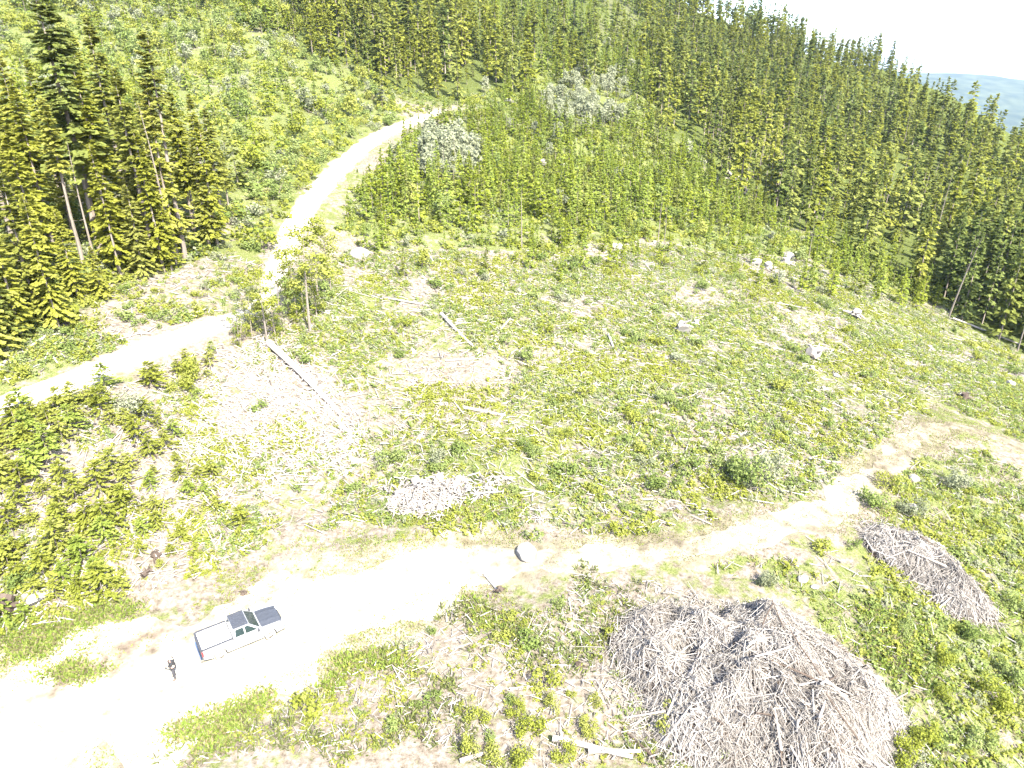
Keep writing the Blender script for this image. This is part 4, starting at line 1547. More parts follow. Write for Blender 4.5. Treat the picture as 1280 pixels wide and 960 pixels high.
# stumps with roots
def stump_meshes(seed, roots=7, upturned=False):
    r = np.random.default_rng(seed)
    b = Soup()
    zs = np.array([-.15, .1, .3, .55])
    rr = np.array([.5, .4, .34, .32])
    P = np.stack([np.zeros(4), np.zeros(4), zs], 1)
    b.add(tube(P[:-1], P[1:], rr[:-1], rr[1:], 10), r.random(3 * tube_count(10)) * .5 + .4)
    a = np.linspace(0, 6.28, roots, endpoint=False) + r.normal(0, .2, roots)
    L = r.uniform(.6, 1.1, roots)
    m = np.stack([np.cos(a) * L * .6, np.sin(a) * L * .6, r.uniform(.0, .15, roots)], 1)
    e = np.stack([np.cos(a + .3) * L, np.sin(a + .3) * L, r.uniform(-.1, .1, roots)], 1)
    rt = Soup()
    rt.add(tube(np.stack([np.cos(a) * .3, np.sin(a) * .3, np.full(roots, .12)], 1), m, .14, .09, 6), .55)
    rt.add(tube(m, e, .09, .03, 6), .5)
    return b, rt


ST = [stump_meshes(s) for s in range(3)]
STM = {mt: [(a.mesh('stump_wood', [M[mt]]), b.mesh('roots', [M[mt]])) for a, b in ST] for mt in ('white_wood', 'slash', 'dark_wood')}


def stump(px, py, s_, label, mat='slash', tilt=(0, 0), lift=0.0, group=None, k=0):
    x, y, z = at(px, py)
    o = empty('tree_stump', (x, y, z + lift), px * .7, label, 'stump', group)
    o.rotation_euler = (tilt[0], tilt[1], px * .7)
    o.scale = (s_, s_, s_)
    a, b = STM[mat][k % 3]
    mesh_obj('trunk', a, o)
    mesh_obj('roots', b, o)
    return o


stump(1205, 498, 1.2, 'dark stump in the grass past the end of the track', 'dark_wood')
stump(723, 834, .55, 'small dark stump between the weeds and the big pile', 'dark_wood', (R(20), 0))
stump(196, 695, .7, 'dark broken stump on the bank above the landing', 'dark_wood', (R(40), 0))
stump(305, 742, .45, 'small dark root lump lying on the landing behind the truck', 'dark_wood', (R(60), 0))
stump(4, 768, 1.5, 'dark upturned stump at the foot of the left bank by the picture edge', 'dark_wood', (R(50), R(30)), .4)
stump(1017, 447, 1.7, 'white upturned root plate with a dark hollow on the clear-cut', 'white_wood', (R(-65), 0), .6)
stump(853, 416, 1.6, 'grey upturned root plate high on the clear-cut', 'slash', (R(-60), R(20)), .5, None, 1)
stump(1068, 398, 1.9, 'bleached spiky root tangle near the clear-cut top', 'white_wood', (R(-30), R(30)), .4, None, 2)
stump(625, 742, .5, 'dark leaning stub by the dirt track', 'dark_wood', (R(30), R(-20)), .3)
stump(982, 330, 1.8, 'bleached stump on the pale patch at the clear-cut top', 'white_wood', (0, 0), .1)
stump(960, 335, 1.6, 'grey stump beside the bleached one at the clear-cut top', 'slash', (R(20), 0), .1, None, 1)
for i, (x_, y_, s_, t_) in enumerate([(500, 624, 1.0, 25), (522, 608, 1.1, -30), (548, 604, 1.0, 20), (538, 626, .9, -20), (572, 610, .9, 35)]):
    what = ["tilted", "broken"][i % 2]
    stump(x_, y_, s_, f'{what} white stump in the bleached stump heap', 'white_wood', (R(t_), R(15 * (i % 3 - 1))), .25, f'{what} stumps of the bleached heap', i)
SX = scatter(Z_CUT, 60, 4, 92)
for i, q in enumerate(SX[:26]):
    m_ = ['slash', 'slash', 'white_wood'][i % 3]
    lab = f'{["grey", "grey", "white"][i % 3]} cut stump {place_low(q[3], q[4])}'
    o = stump(q[3], q[4], r2.uniform(.5, .9), lab, m_, (0, 0), 0, 'stumps: ' + lab, i)


# boulders
def boulder(px, py, s_, label, group=None, flat=.6, mat='stone', seed=0, lift=0):
    x, y, z = at(px, py)
    bm = bmesh.new()
    bmesh.ops.create_icosphere(bm, subdivisions=3, radius=1)
    r = np.random.default_rng(seed + px)
    pl = unit(r.normal(size=(9, 3)))
    dd = r.uniform(.62, .9, 9)
    for v in bm.verts:
        c = np.array(v.co)
        for n_p, d_p in zip(pl, dd):
            o_ = c @ n_p - d_p
            if o_ > 0:
                c = c - n_p * o_ * .92
        v.co = Vector((c[0], c[1], c[2] * flat))
    me = bpy.data.meshes.new('boulder')
    bm.to_mesh(me)
    bm.free()
    a = me.attributes.new('tint', 'FLOAT', 'FACE')
    a.data.foreach_set('value', r.random(len(me.polygons)).astype(np.float32) * .3 + .45)
    me.materials.append(M[mat])
    o = mesh_obj('boulder', me)
    o.location = (x, y, z + s_ * flat * .35 + lift)
    o.scale = (s_, s_ * .8, s_)
    o.rotation_euler = (0, 0, px)
    return tag(o, label, 'boulder', group)


boulder(658, 694, .95, 'pale flat-sided block lying on the verge of the dirt track', None, .7, seed=4)
for a in [(1003, 725, .45, 'white rock on the grassy verge behind the big pile'), (1018, 735, .3, 'smaller white rock beside the verge rock'), (1045, 470, .45, 'small white rock on the clear-cut below the root plate'),
          (1072, 488, .4, 'tiny white rock toward the track end'), (1262, 480, .7, 'white rock near the picture edge past the track end'), (1240, 480, .5, 'white rock beside the dark stump'),
          (1142, 600, .6, 'white rock between the bushes at the track bend'), (1140, 635, .5, 'white rock in front of the smaller slash pile'), (40, 750, .8, 'white rock at the foot of the left bank'), (58, 742, .6, 'white rock beside the left bank rock'), (27, 762, .5, 'small white rock under the left bank bush'),
          (635, 128, 1.8, 'pale rock outcrop in the upper plantation'), (680, 205, 1.7, 'pale boulder in the plantation'), (705, 210, 1.5, 'second pale boulder in the plantation'),
          (450, 320, 1.4, 'white rock at the upper end of the roadside clump'), (985, 322, 1.3, 'pale rock at the clear-cut top'), (945, 330, 1.2, 'grey rock under the plantation edge'), (770, 310, 1.1, 'pale rock at the plantation foot')]:
    boulder(*a[:4], seed=int(a[2] * 10))


for i, (x_, y_, s_) in enumerate([(494, 632, .5), (520, 634, .6), (508, 618, .45), (535, 616, .5), (560, 608, .45), (575, 602, .5), (552, 626, .5), (585, 612, .4)]):
    what = ["white", "grey"][i % 2]
    boulder(x_, y_, s_, f'{what} angular chunk in the bleached stump heap', f'{what} chunks of the bleached stump heap', .9, ['white_wood', 'slash'][i % 2], i)
# slash piles
def slash_pile(px, py, rx, ry, hh, rot, n, seed, label, thick=1.0, hollows=()):
    x, y, z = at(px, py)
    root = empty('slash_pile', (x, y, z), 0, label, 'slash pile')
    r = np.random.default_rng(seed)
    hol = []
    for hx, hy, hr, hd_ in hollows:
        gx_, gy_, gz__ = at(hx, hy)
        dx_, dy_ = gx_ - x, gy_ - y
        hol.append(((dx_ * math.cos(rot) + dy_ * math.sin(rot)) / rx, (-dx_ * math.sin(rot) + dy_ * math.cos(rot)) / ry, hr, hd_))

    def surf(u, v):
        d = np.sqrt(u * u + v * v)
        a = np.arctan2(v, u)
        k = np.clip(1 - (d / (1 + .14 * np.sin(3 * a + seed) + .1 * np.sin(5 * a))) ** 2, 0, 1) ** .7
        pit = sum(hd_ * np.exp(-((u - hu) ** 2 + (v - hv) ** 2) / hr ** 2) for hu, hv, hr, hd_ in hol) if hol else 0
        return -pit * np.minimum(1, 2 * k) + hh * k * (1 + .34 * vnoise(u * 3.4, v * 3.4, 1, seed % 7) + .2 * vnoise(u * 9, v * 9, 1, seed % 5)) + .22 * np.minimum(1, 3 * k) * vnoise(u * 22, v * 22, 1, 2)
    c, s_ = math.cos(rot), math.sin(rot)
    tow = lambda u, v: (x + c * u * rx - s_ * v * ry, y + s_ * u * rx + c * v * ry)
    # mound of broken small stuff, toned dark to paint shade between the branches
    g = np.linspace(-1.15, 1.15, 60)
    U, V = np.meshgrid(g, g)
    X_, Y_ = tow(U, V)
    zz = h(X_, Y_) - z - .25 + surf(U, V) * .93
    co = np.stack([X_ - x, Y_ - y, zz], -1)
    idx = np.arange(3600).reshape(60, 60)
    f = np.stack([idx[:-1, :-1], idx[:-1, 1:], idx[1:, 1:], idx[1:, :-1]], -1).reshape(-1, 4)
    ins = (np.sqrt(U * U + V * V).reshape(-1)[f].max(1) < 1.12)
    me = bpy.data.meshes.new('mound')
    me.from_pydata(co.reshape(-1, 3).tolist(), [], f[ins].tolist())
    a = me.attributes.new('tint', 'FLOAT', 'FACE')
    a.data.foreach_set('value', r.random(len(me.polygons)).astype(np.float32) * .6)
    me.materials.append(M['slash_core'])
    mesh_obj('mound', me, root)
    # the branches
    ang = r.uniform(0, 6.28, n)
    d = np.sqrt(r.random(n)) * (1.04 + .12 * vnoise(ang * 2.2, ang * 0, 1, 5) + .05 * r.normal(size=n))
    u, v = d * np.cos(ang), d * np.sin(ang)
    L = np.minimum(.27 * thick ** .5 * r.lognormal(0, .6, n), 1.2)
    base_dir = np.where(r.random(n) < .18, rot + 2.4 + .8 * vnoise(u * 2, v * 2, 1, 3) * 2, r.uniform(0, 3.14, n))
    e = np.stack([np.cos(base_dir), np.sin(base_dir)], 1) * L[:, None]
    PX, PY = tow(u, v)
    loc = lambda X, Y: ((X - x) * c + (Y - y) * s_, -(X - x) * s_ + (Y - y) * c)
    ends = []
    for sg in (-1, 1):
        ex, ey = PX + sg * e[:, 0], PY + sg * e[:, 1]
        lu, lv = loc(ex, ey)
        ends.append(np.stack([ex, ey, h(ex, ey) + surf(lu / rx, lv / ry) * .95 - .16 + np.abs(r.normal(0, .2, n))], 1))
    rad = thick * np.clip(.017 * r.lognormal(0, .55, n), .008, .08)
    tints = np.clip(r.beta(1.5, 1.3, n) * (.8 + .35 * vnoise(u * 3, v * 3, 1, 6)), 0, 1)
    q = tube(ends[0], ends[1], rad, rad * .7, 4) - np.array([x, y, z])
    s = Soup()
    s.add(q, np.tile(tints, tube_count(4)))
    b = mesh_obj('branches', s.mesh('branches', [M['slash']]), root)
    b['kind'] = 'stuff'
    return root, surf, tow, (x, y, z, rx, ry, c, s_)


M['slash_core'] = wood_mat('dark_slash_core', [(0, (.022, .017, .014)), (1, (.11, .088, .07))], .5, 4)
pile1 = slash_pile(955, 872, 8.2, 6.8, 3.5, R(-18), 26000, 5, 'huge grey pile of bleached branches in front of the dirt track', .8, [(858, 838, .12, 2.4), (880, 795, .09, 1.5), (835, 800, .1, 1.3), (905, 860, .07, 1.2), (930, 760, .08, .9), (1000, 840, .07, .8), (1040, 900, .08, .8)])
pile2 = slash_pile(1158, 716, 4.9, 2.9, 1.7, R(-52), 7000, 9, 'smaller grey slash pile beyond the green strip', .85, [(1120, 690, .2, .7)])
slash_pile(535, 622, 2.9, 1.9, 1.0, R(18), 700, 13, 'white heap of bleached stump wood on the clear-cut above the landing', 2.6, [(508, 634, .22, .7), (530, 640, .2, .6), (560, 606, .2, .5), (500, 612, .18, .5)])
for pl_, nb_, who in ((pile1, 48, 'the huge slash pile'), (pile2, 22, 'the smaller slash pile')):
    root, surf, tow, (x, y, z, rx, ry, c, s_) = pl_
    for i in range(nb_):
        u, v = r2.uniform(-.8, .8, 2)
        X_, Y_ = tow(u, v)
        a = r2.uniform(0, 3.14)
        L = r2.uniform(.5, 1.4)
        pts = []
        for sg in (-1, 1):
            ex, ey = X_ + sg * L * math.cos(a), Y_ + sg * L * math.sin(a)
            lu, lv = ((ex - x) * c + (ey - y) * s_) / rx, (-(ex - x) * s_ + (ey - y) * c) / ry
            pts.append((ex, ey, float(h(ex, ey)) + float(surf(np.array(lu), np.array(lv))) + r2.uniform(.0, .25)))
        tone = i % 3
        lab = f'{["white", "grey", "brown"][tone]} thick branch lying on {who}'
        log_between(pts[0], pts[1], r2.uniform(.04, .085), .035, lab, ['white_wood', 'slash', 'dark_wood'][tone], 'branches: ' + lab, 0, 6, 2, 'branch')
a = at(893, 922)
b = at(932, 884)
log_between((a[0], a[1], a[2] + .5), (b[0], b[1], b[2] + 1.2), .24, .2, 'thick sawn log sticking out of the foot of the huge pile', 'white_wood', None, 0, 10, 0)

# ------------------------------------------------------------------ the pickup
def on_plane(px, py, z):
    a, b, c = ray(px, py)
    t = (z - CAM_Z) / c
    return float(a * t), float(b * t)


M['paint'] = plain('silver_blue_paint', (.032, .036, .045), .5, .0, .25, .0)  # roof, hood, tailgate: same silver, darkened to paint in the dimmer sky-lit tone
M['paint_light'] = plain('pale_silver_side_paint', (.2, .205, .215), .4, .1, .5, .2)  # same silver on the flanks, with the sun's brightness put into the colour
M['white_cover'] = plain('white_bed_cover', (.8, .8, .79), .55)
M['glass'] = plain('dark_window_glass', (.012, .02, .022), .06, 0, .7)
M['rubber'] = plain('dusty_rubber', (.2, .19, .17), .9)
M['dark_trim'] = plain('dark_trim', (.026, .028, .034), .6)
M['chrome'] = plain('chrome', (.6, .6, .62), .2, 1)
M['red_lens'] = plain('red_lens', (.45, .02, .02), .25)
M['lamp_lens'] = plain('lamp_lens', (.7, .72, .75), .15)


def box(bm, x0, x1, y0, y1, z0, z1, bev=0.0):
    r = bmesh.ops.create_cube(bm, size=1)
    vs = r['verts']
    for v in vs:
        v.co = Vector(((x0 + x1) / 2 + v.co.x * (x1 - x0), (y0 + y1) / 2 + v.co.y * (y1 - y0), (z0 + z1) / 2 + v.co.z * (z1 - z0)))
    if bev:
        es = list({e for v in vs for e in v.link_edges})
        bmesh.ops.bevel(bm, geom=es, offset=bev, segments=2, affect='EDGES', profile=.6)


def prism(bm, prof, y0, y1, bev=0.0):
    """side outline (x,z) carried across from y0 to y1"""
    a = [bm.verts.new((x, y0, z)) for x, z in prof]
    b = [bm.verts.new((x, y1, z)) for x, z in prof]
    n = len(prof)
    fs = [bm.faces.new(a), bm.faces.new(b[::-1])]
    for i in range(n):
        fs.append(bm.faces.new((a[i], b[i], b[(i + 1) % n], a[(i + 1) % n])))
    bmesh.ops.recalc_face_normals(bm, faces=fs)
    if bev:
        es = [e for f in fs[:2] for e in f.edges]
        bmesh.ops.bevel(bm, geom=es, offset=bev, segments=2, affect='EDGES', profile=.6)


def bm_obj(name, bm, mats, parent, smooth=False):
    me = bpy.data.meshes.new(name)
    bm.to_mesh(me)
    bm.free()
    for m in mats if isinstance(mats, list) else [mats]:
        me.materials.append(m)
    if smooth:
        for p in me.polygons:
            p.use_smooth = True
    return mesh_obj(name, me, parent)


def build_truck():
    xr, yr = on_plane(251.6, 814, 1.28)
    xf, yf = on_plane(355, 776, 1.05)
    hd = math.atan2(yf - yr, xf - xr)
    Lh = math.hypot(xf - xr, yf - yr)
    print('truck length from photo', Lh, 'heading', math.degrees(hd))
    # those points lie on the near (right) flank
    mx_, my_ = (xr + xf) / 2, (yr + yf) / 2
    cx, cy = mx_ - math.sin(hd) * .95, my_ + math.cos(hd) * .95
    gz_ = float(h(np.array([cx]), np.array([cy]))[0]) + .05
    T = empty('pickup_truck', (cx, cy, gz_), hd, 'silver pickup truck with a ribbed roof and white bed cover parked on the pale landing', 'pickup truck')
    k = Lh / 5.9
    T.scale = (k, max(.95, min(1.1, k)), max(.95, min(1.1, k)))
    W = .96

    def arch(cx_, r=.47, zc=.42, n=9):
        return [(cx_ + r * math.cos(t), max(.42, zc + r * math.sin(t))) for t in np.linspace(0, math.pi, n)]
    # lower body with wheel arches, hood and bed sides
    bm = bmesh.new()
    prof = [(-2.9, .55), (-2.25, .42)] + arch(-1.75)[::-1] + [(-1.2, .42), (1.3, .42)] + arch(1.85)[::-1] + [(2.4, .42), (2.9, .5), (2.93, .85), (2.86, 1.02), (2.6, 1.12), (1.35, 1.22), (1.25, 1.24), (-.72, 1.24), (-.72, 1.0), (-2.9, 1.0)]
    prism(bm, prof, -W, W, .05)
    bm_obj('body', bm, M['paint_light'], T)
    # bed: side walls and tailgate round a flat cover
    bm = bmesh.new()
    for y0, y1 in ((-W + .004, -W + .1), (W - .1, W - .004)):
        box(bm, -2.88, -.78, y0, y1, .96, 1.27, .02)
    bm_obj('bed_wall', bm, M['paint_light'], T)
    bm = bmesh.new()
    for y0, y1 in ((-W + .0, -W + .1), (W - .1, W - .0)):
        box(bm, -2.9, -.76, y0 - .02, y1 + .02, 1.272, 1.32, .01)
    bm_obj('bed_rail', bm, M['dark_trim'], T)
    bm = bmesh.new()
    box(bm, -2.86, -.8, -W + .104, W - .104, 1.19, 1.262, .02)
    bm_obj('bed_cover', bm, M['white_cover'], T)
    bm = bmesh.new()
    box(bm, -2.99, -2.91, -W + .06, W - .06, .62, 1.29, .02)
    tg = bm_obj('tailgate', bm, M['paint'], T)
    bm = bmesh.new()
    box(bm, -3.02, -2.86, -W + .05, W - .05, 1.294, 1.335, .01)
    bm_obj('top_rail', bm, M['dark_trim'], tg)
    bm = bmesh.new()
    box(bm, -3.025, -2.985, -.12, .12, 1.02, 1.09, .01)
    bm_obj('handle', bm, M['dark_trim'], tg)
    # greenhouse
    zb, zt = 1.22, 1.78
    xb0, xb1, xt0, xt1, yb, yt = -.74, 1.28, -.6, .48, .93, .76
    bm = bmesh.new()
    vs = [bm.verts.new(c) for c in [(xb0, -yb, zb), (xb1, -yb, zb), (xb1, yb, zb), (xb0, yb, zb), (xt0, -yt, zt), (xt1, -yt, zt), (xt1, yt, zt), (xt0, yt, zt)]]
    for f in [(0, 1, 2, 3), (4, 7, 6, 5), (0, 4, 5, 1), (1, 5, 6, 2), (2, 6, 7, 3), (3, 7, 4, 0)]:
        bm.faces.new([vs[i] for i in f])
    bmesh.ops.recalc_face_normals(bm, faces=bm.faces)
    bmesh.ops.bevel(bm, geom=list(bm.edges), offset=.045, segments=3, affect='EDGES', profile=.6)
    bm_obj('cab', bm, M['paint_light'], T)
    bm = bmesh.new()
    box(bm, xt0 - .0, xt1 + .02, -yt + .02, yt - .02, zt - .02, zt + .035, .03)
    rf = bm_obj('roof', bm, M['paint'], T)
    for y in np.linspace(-.55, .55, 6):
        bm = bmesh.new()
        box(bm, xt0 + .08, xt1 - .08, y - .022, y + .022, zt + .032, zt + .062, .01)
        bm_obj('rib', bm, M['dark_trim'] if abs(y) > .5 else M['paint'], rf)

    def quad(pts, name, mat, off, par):
        bm = bmesh.new()
        p = [Vector(q) for q in pts]
        nrm = (p[1] - p[0]).cross(p[3] - p[0]).normalized()
        a = [bm.verts.new(q + nrm * off) for q in p]
        b = [bm.verts.new(q - nrm * .02) for q in p]
        bm.faces.new(a)
        bm.faces.new(b[::-1])
        for i in range(4):
            bm.faces.new((a[i], b[i], b[(i + 1) % 4], a[(i + 1) % 4]))
        bmesh.ops.recalc_face_normals(bm, faces=bm.faces)
        return bm_obj(name, bm, mat, par)

    def side_pt(x, t, sg):
        return (x, sg * (yb + (yt - yb) * t), zb + (zt - zb) * t)
    for sg in (-1, 1):
        for x0, x1, x2, x3, nm in ((-.55, .1, .06, -.48, 'rear_side_window'), (.2, 1.02, .42, .18, 'front_side_window')):
            pts = [side_pt(x0, .1, sg), side_pt(x1, .1, sg), side_pt(x2, .88, sg), side_pt(x3, .88, sg)]
            quad(pts if sg < 0 else pts[::-1], nm, M['glass'], .012, T)
    fr = lambda t, y: (xb1 + (xt1 - xb1) * t, y * (yb + (yt - yb) * t), zb + (zt - zb) * t)
    quad([fr(.08, -.88), fr(.08, .88), fr(.9, .88), fr(.9, -.88)], 'windscreen', M['glass'], .012, T)
    bk = lambda t, y: (xb0 + (xt0 - xb0) * t, y * (yb + (yt - yb) * t), zb + (zt - zb) * t)
    quad([bk(.25, .8), bk(.25, -.8), bk(.85, -.8), bk(.85, .8)], 'rear_window', M['glass'], .012, T)
    # hood
    bm = bmesh.new()
    vs = []
    xs = np.linspace(1.32, 2.84, 6)
    ys = np.linspace(-.86, .86, 9)
    zf = lambda x, y: 1.255 - .012 * (x - 1.3) - .085 * max(0, (x - 1.9)) ** 2 - .05 * abs(y) ** 2 + (.02 if abs(abs(y) - .43) < .1 else 0)
    g = [[bm.verts.new((x, y * (1 - .06 * (x - 1.3)), zf(x, y))) for y in ys] for x in xs]
    for i in range(5):
        for j in range(8):
            bm.faces.new((g[i][j], g[i + 1][j], g[i + 1][j + 1], g[i][j + 1]))
    r = bmesh.ops.extrude_face_region(bm, geom=list(bm.faces))
    for v in [e for e in r['geom'] if isinstance(e, bmesh.types.BMVert)]:
        v.co.z -= .15
    bmesh.ops.recalc_face_normals(bm, faces=bm.faces)
    bm_obj('hood', bm, M['paint'], T, False)
    # doors (slightly proud skins), handles
    for sg in (-1, 1):
        for x0, x1 in ((.14, 1.22), (-.66, .1)):
            bm = bmesh.new()
            box(bm, x0, x1, sg * (W + .002) - .006, sg * (W + .002) + .006, .52, 1.18, .005)
            d = bm_obj('door', bm, M['paint_light'], T)
            bm = bmesh.new()
            box(bm, x0 + .06, x0 + .22, sg * (W + .02) - .012, sg * (W + .02) + .012, 1.02, 1.06, .005)
            bm_obj('handle', bm, M['dark_trim'], d)
        # mirrors
        bm = bmesh.new()
        box(bm, 1.0, 1.14, sg * 1.02 - .14 * (sg < 0) , sg * 1.02 + .14 * (sg > 0) , 1.2, 1.4, .03)
        box(bm, 1.03, 1.1, min(sg * .9, sg * 1.03), max(sg * .9, sg * 1.03), 1.22, 1.28, .01)
        bm_obj('wing_mirror', bm, M['dark_trim'], T)
        # lamps
        bm = bmesh.new()
        box(bm, -2.94, -2.84, min(sg * (W - .13), sg * (W + .008)), max(sg * (W - .13), sg * (W + .008)), .84, 1.14, .015)
        bm_obj('tail_light', bm, M['red_lens'], T)
        bm = bmesh.new()
        box(bm, 2.8, 2.95, min(sg * .56, sg * .9), max(sg * .56, sg * .9), .8, .98, .02)
        bm_obj('headlight', bm, M['lamp_lens'], T)
    bm = bmesh.new()
    box(bm, 2.84, 3.02, -W + .03, W - .03, .46, .68, .04)
    bm_obj('bumper', bm, M['chrome'], T)
    bm = bmesh.new()
    box(bm, -3.1, -2.93, -W + .05, W - .05, .48, .62, .03)
    bm_obj('bumper', bm, M['chrome'], T)
    bm = bmesh.new()
    box(bm, 2.9, 2.945, -.52, .52, .76, 1.0, .015)
    for j in range(3):
        box(bm, 2.94, 2.955, -.5, .5, .79 + j * .07, .815 + j * .07)
    bm_obj('grille', bm, M['dark_trim'], T)
    # wheels
    def wheel(x, sg):
        bm = bmesh.new()
        n = 28
        prof = [(.22, -.12), (.34, -.13), (.385, -.1), (.395, 0), (.385, .1), (.34, .13), (.22, .12)]
        rings = [[bm.verts.new((rr * math.cos(a), yy, rr * math.sin(a))) for rr, yy in prof] for a in np.linspace(0, 2 * math.pi, n, endpoint=False)]
        for i in range(n):
            for j in range(len(prof) - 1):
                bm.faces.new((rings[i][j], rings[i][j + 1], rings[(i + 1) % n][j + 1], rings[(i + 1) % n][j]))
        bmesh.ops.recalc_face_normals(bm, faces=bm.faces)
        w = bm_obj('wheel', bm, M['rubber'], T, True)
        w.location = (x, sg * (W - .14), .395)
        bm = bmesh.new()
        bmesh.ops.create_cone(bm, cap_ends=True, segments=24, radius1=.225, radius2=.225, depth=.16)
        for v in bm.verts:
            v.co = Vector((v.co.x, v.co.z, v.co.y))
        for j in range(5):
            a = j * 2 * math.pi / 5
            b2 = bmesh.ops.create_cube(bm, size=1)['verts']
            for v in b2:
                p = Vector((v.co.x * .15 + .12, v.co.y * .2, v.co.z * .05))
                v.co = Vector((p.x * math.cos(a) - p.z * math.sin(a), p.y, p.x * math.sin(a) + p.z * math.cos(a)))
        bmesh.ops.recalc_face_normals(bm, faces=bm.faces)
        bm_obj('rim', bm, M['chrome'], w)
    for x in (-1.75, 1.85):
        for sg in (-1, 1):
            wheel(x, sg)
    return T


truck = build_truck()

# ------------------------------------------------------------------ the person with the controller
M['skin'] = plain('skin', (.42, .26, .19), .6)
M['jacket'] = plain('dark_jacket_cloth', (.008, .009, .012), .9)
M['trousers'] = plain('dark_trouser_cloth', (.02, .02, .025), .9)
M['cap'] = plain('grey_cap_cloth', (.3, .31, .34), .85)
M['boots'] = plain('boot_leather', (.04, .032, .026), .6)
M['hair'] = plain('dark_brown_hair', (.03, .02, .014), .7)
M['controller'] = plain('pale_grey_plastic', (.62, .62, .63), .4)
M['screen'] = plain('dark_screen_glass', (.015, .018, .02), .1)


def skin_obj(name, pts, edges, radii, mat, parent, root=0, lv=2):
    me = bpy.data.meshes.new(name)
    me.from_pydata([tuple(p) for p in pts], edges, [])
    bm = bmesh.new()
    bm.from_mesh(me)
    lay = bm.verts.layers.skin.verify()
    bm.verts.ensure_lookup_table()
    for i, v in enumerate(bm.verts):
        rr = radii[i]
        v[lay].radius = rr if hasattr(rr, '__len__') else (rr, rr)
        v[lay].use_root = i == root
    bm.to_mesh(me)
    bm.free()
    o = bpy.data.objects.new(name, me)
    o.modifiers.new('skin', 'SKIN').use_smooth_shade = True
    s = o.modifiers.new('sub', 'SUBSURF')
    s.levels = s.render_levels = lv
    me.materials.append(mat)
    COL.objects.link(o)
    dg = bpy.context.evaluated_depsgraph_get()
    ev = o.evaluated_get(dg)
    m2 = bpy.data.meshes.new_from_object(ev)
    if not m2.materials:
        m2.materials.append(mat)
    o.modifiers.clear()
    o.data = m2
    for p in m2.polygons:
        p.use_smooth = True
    o.parent = parent
    return o


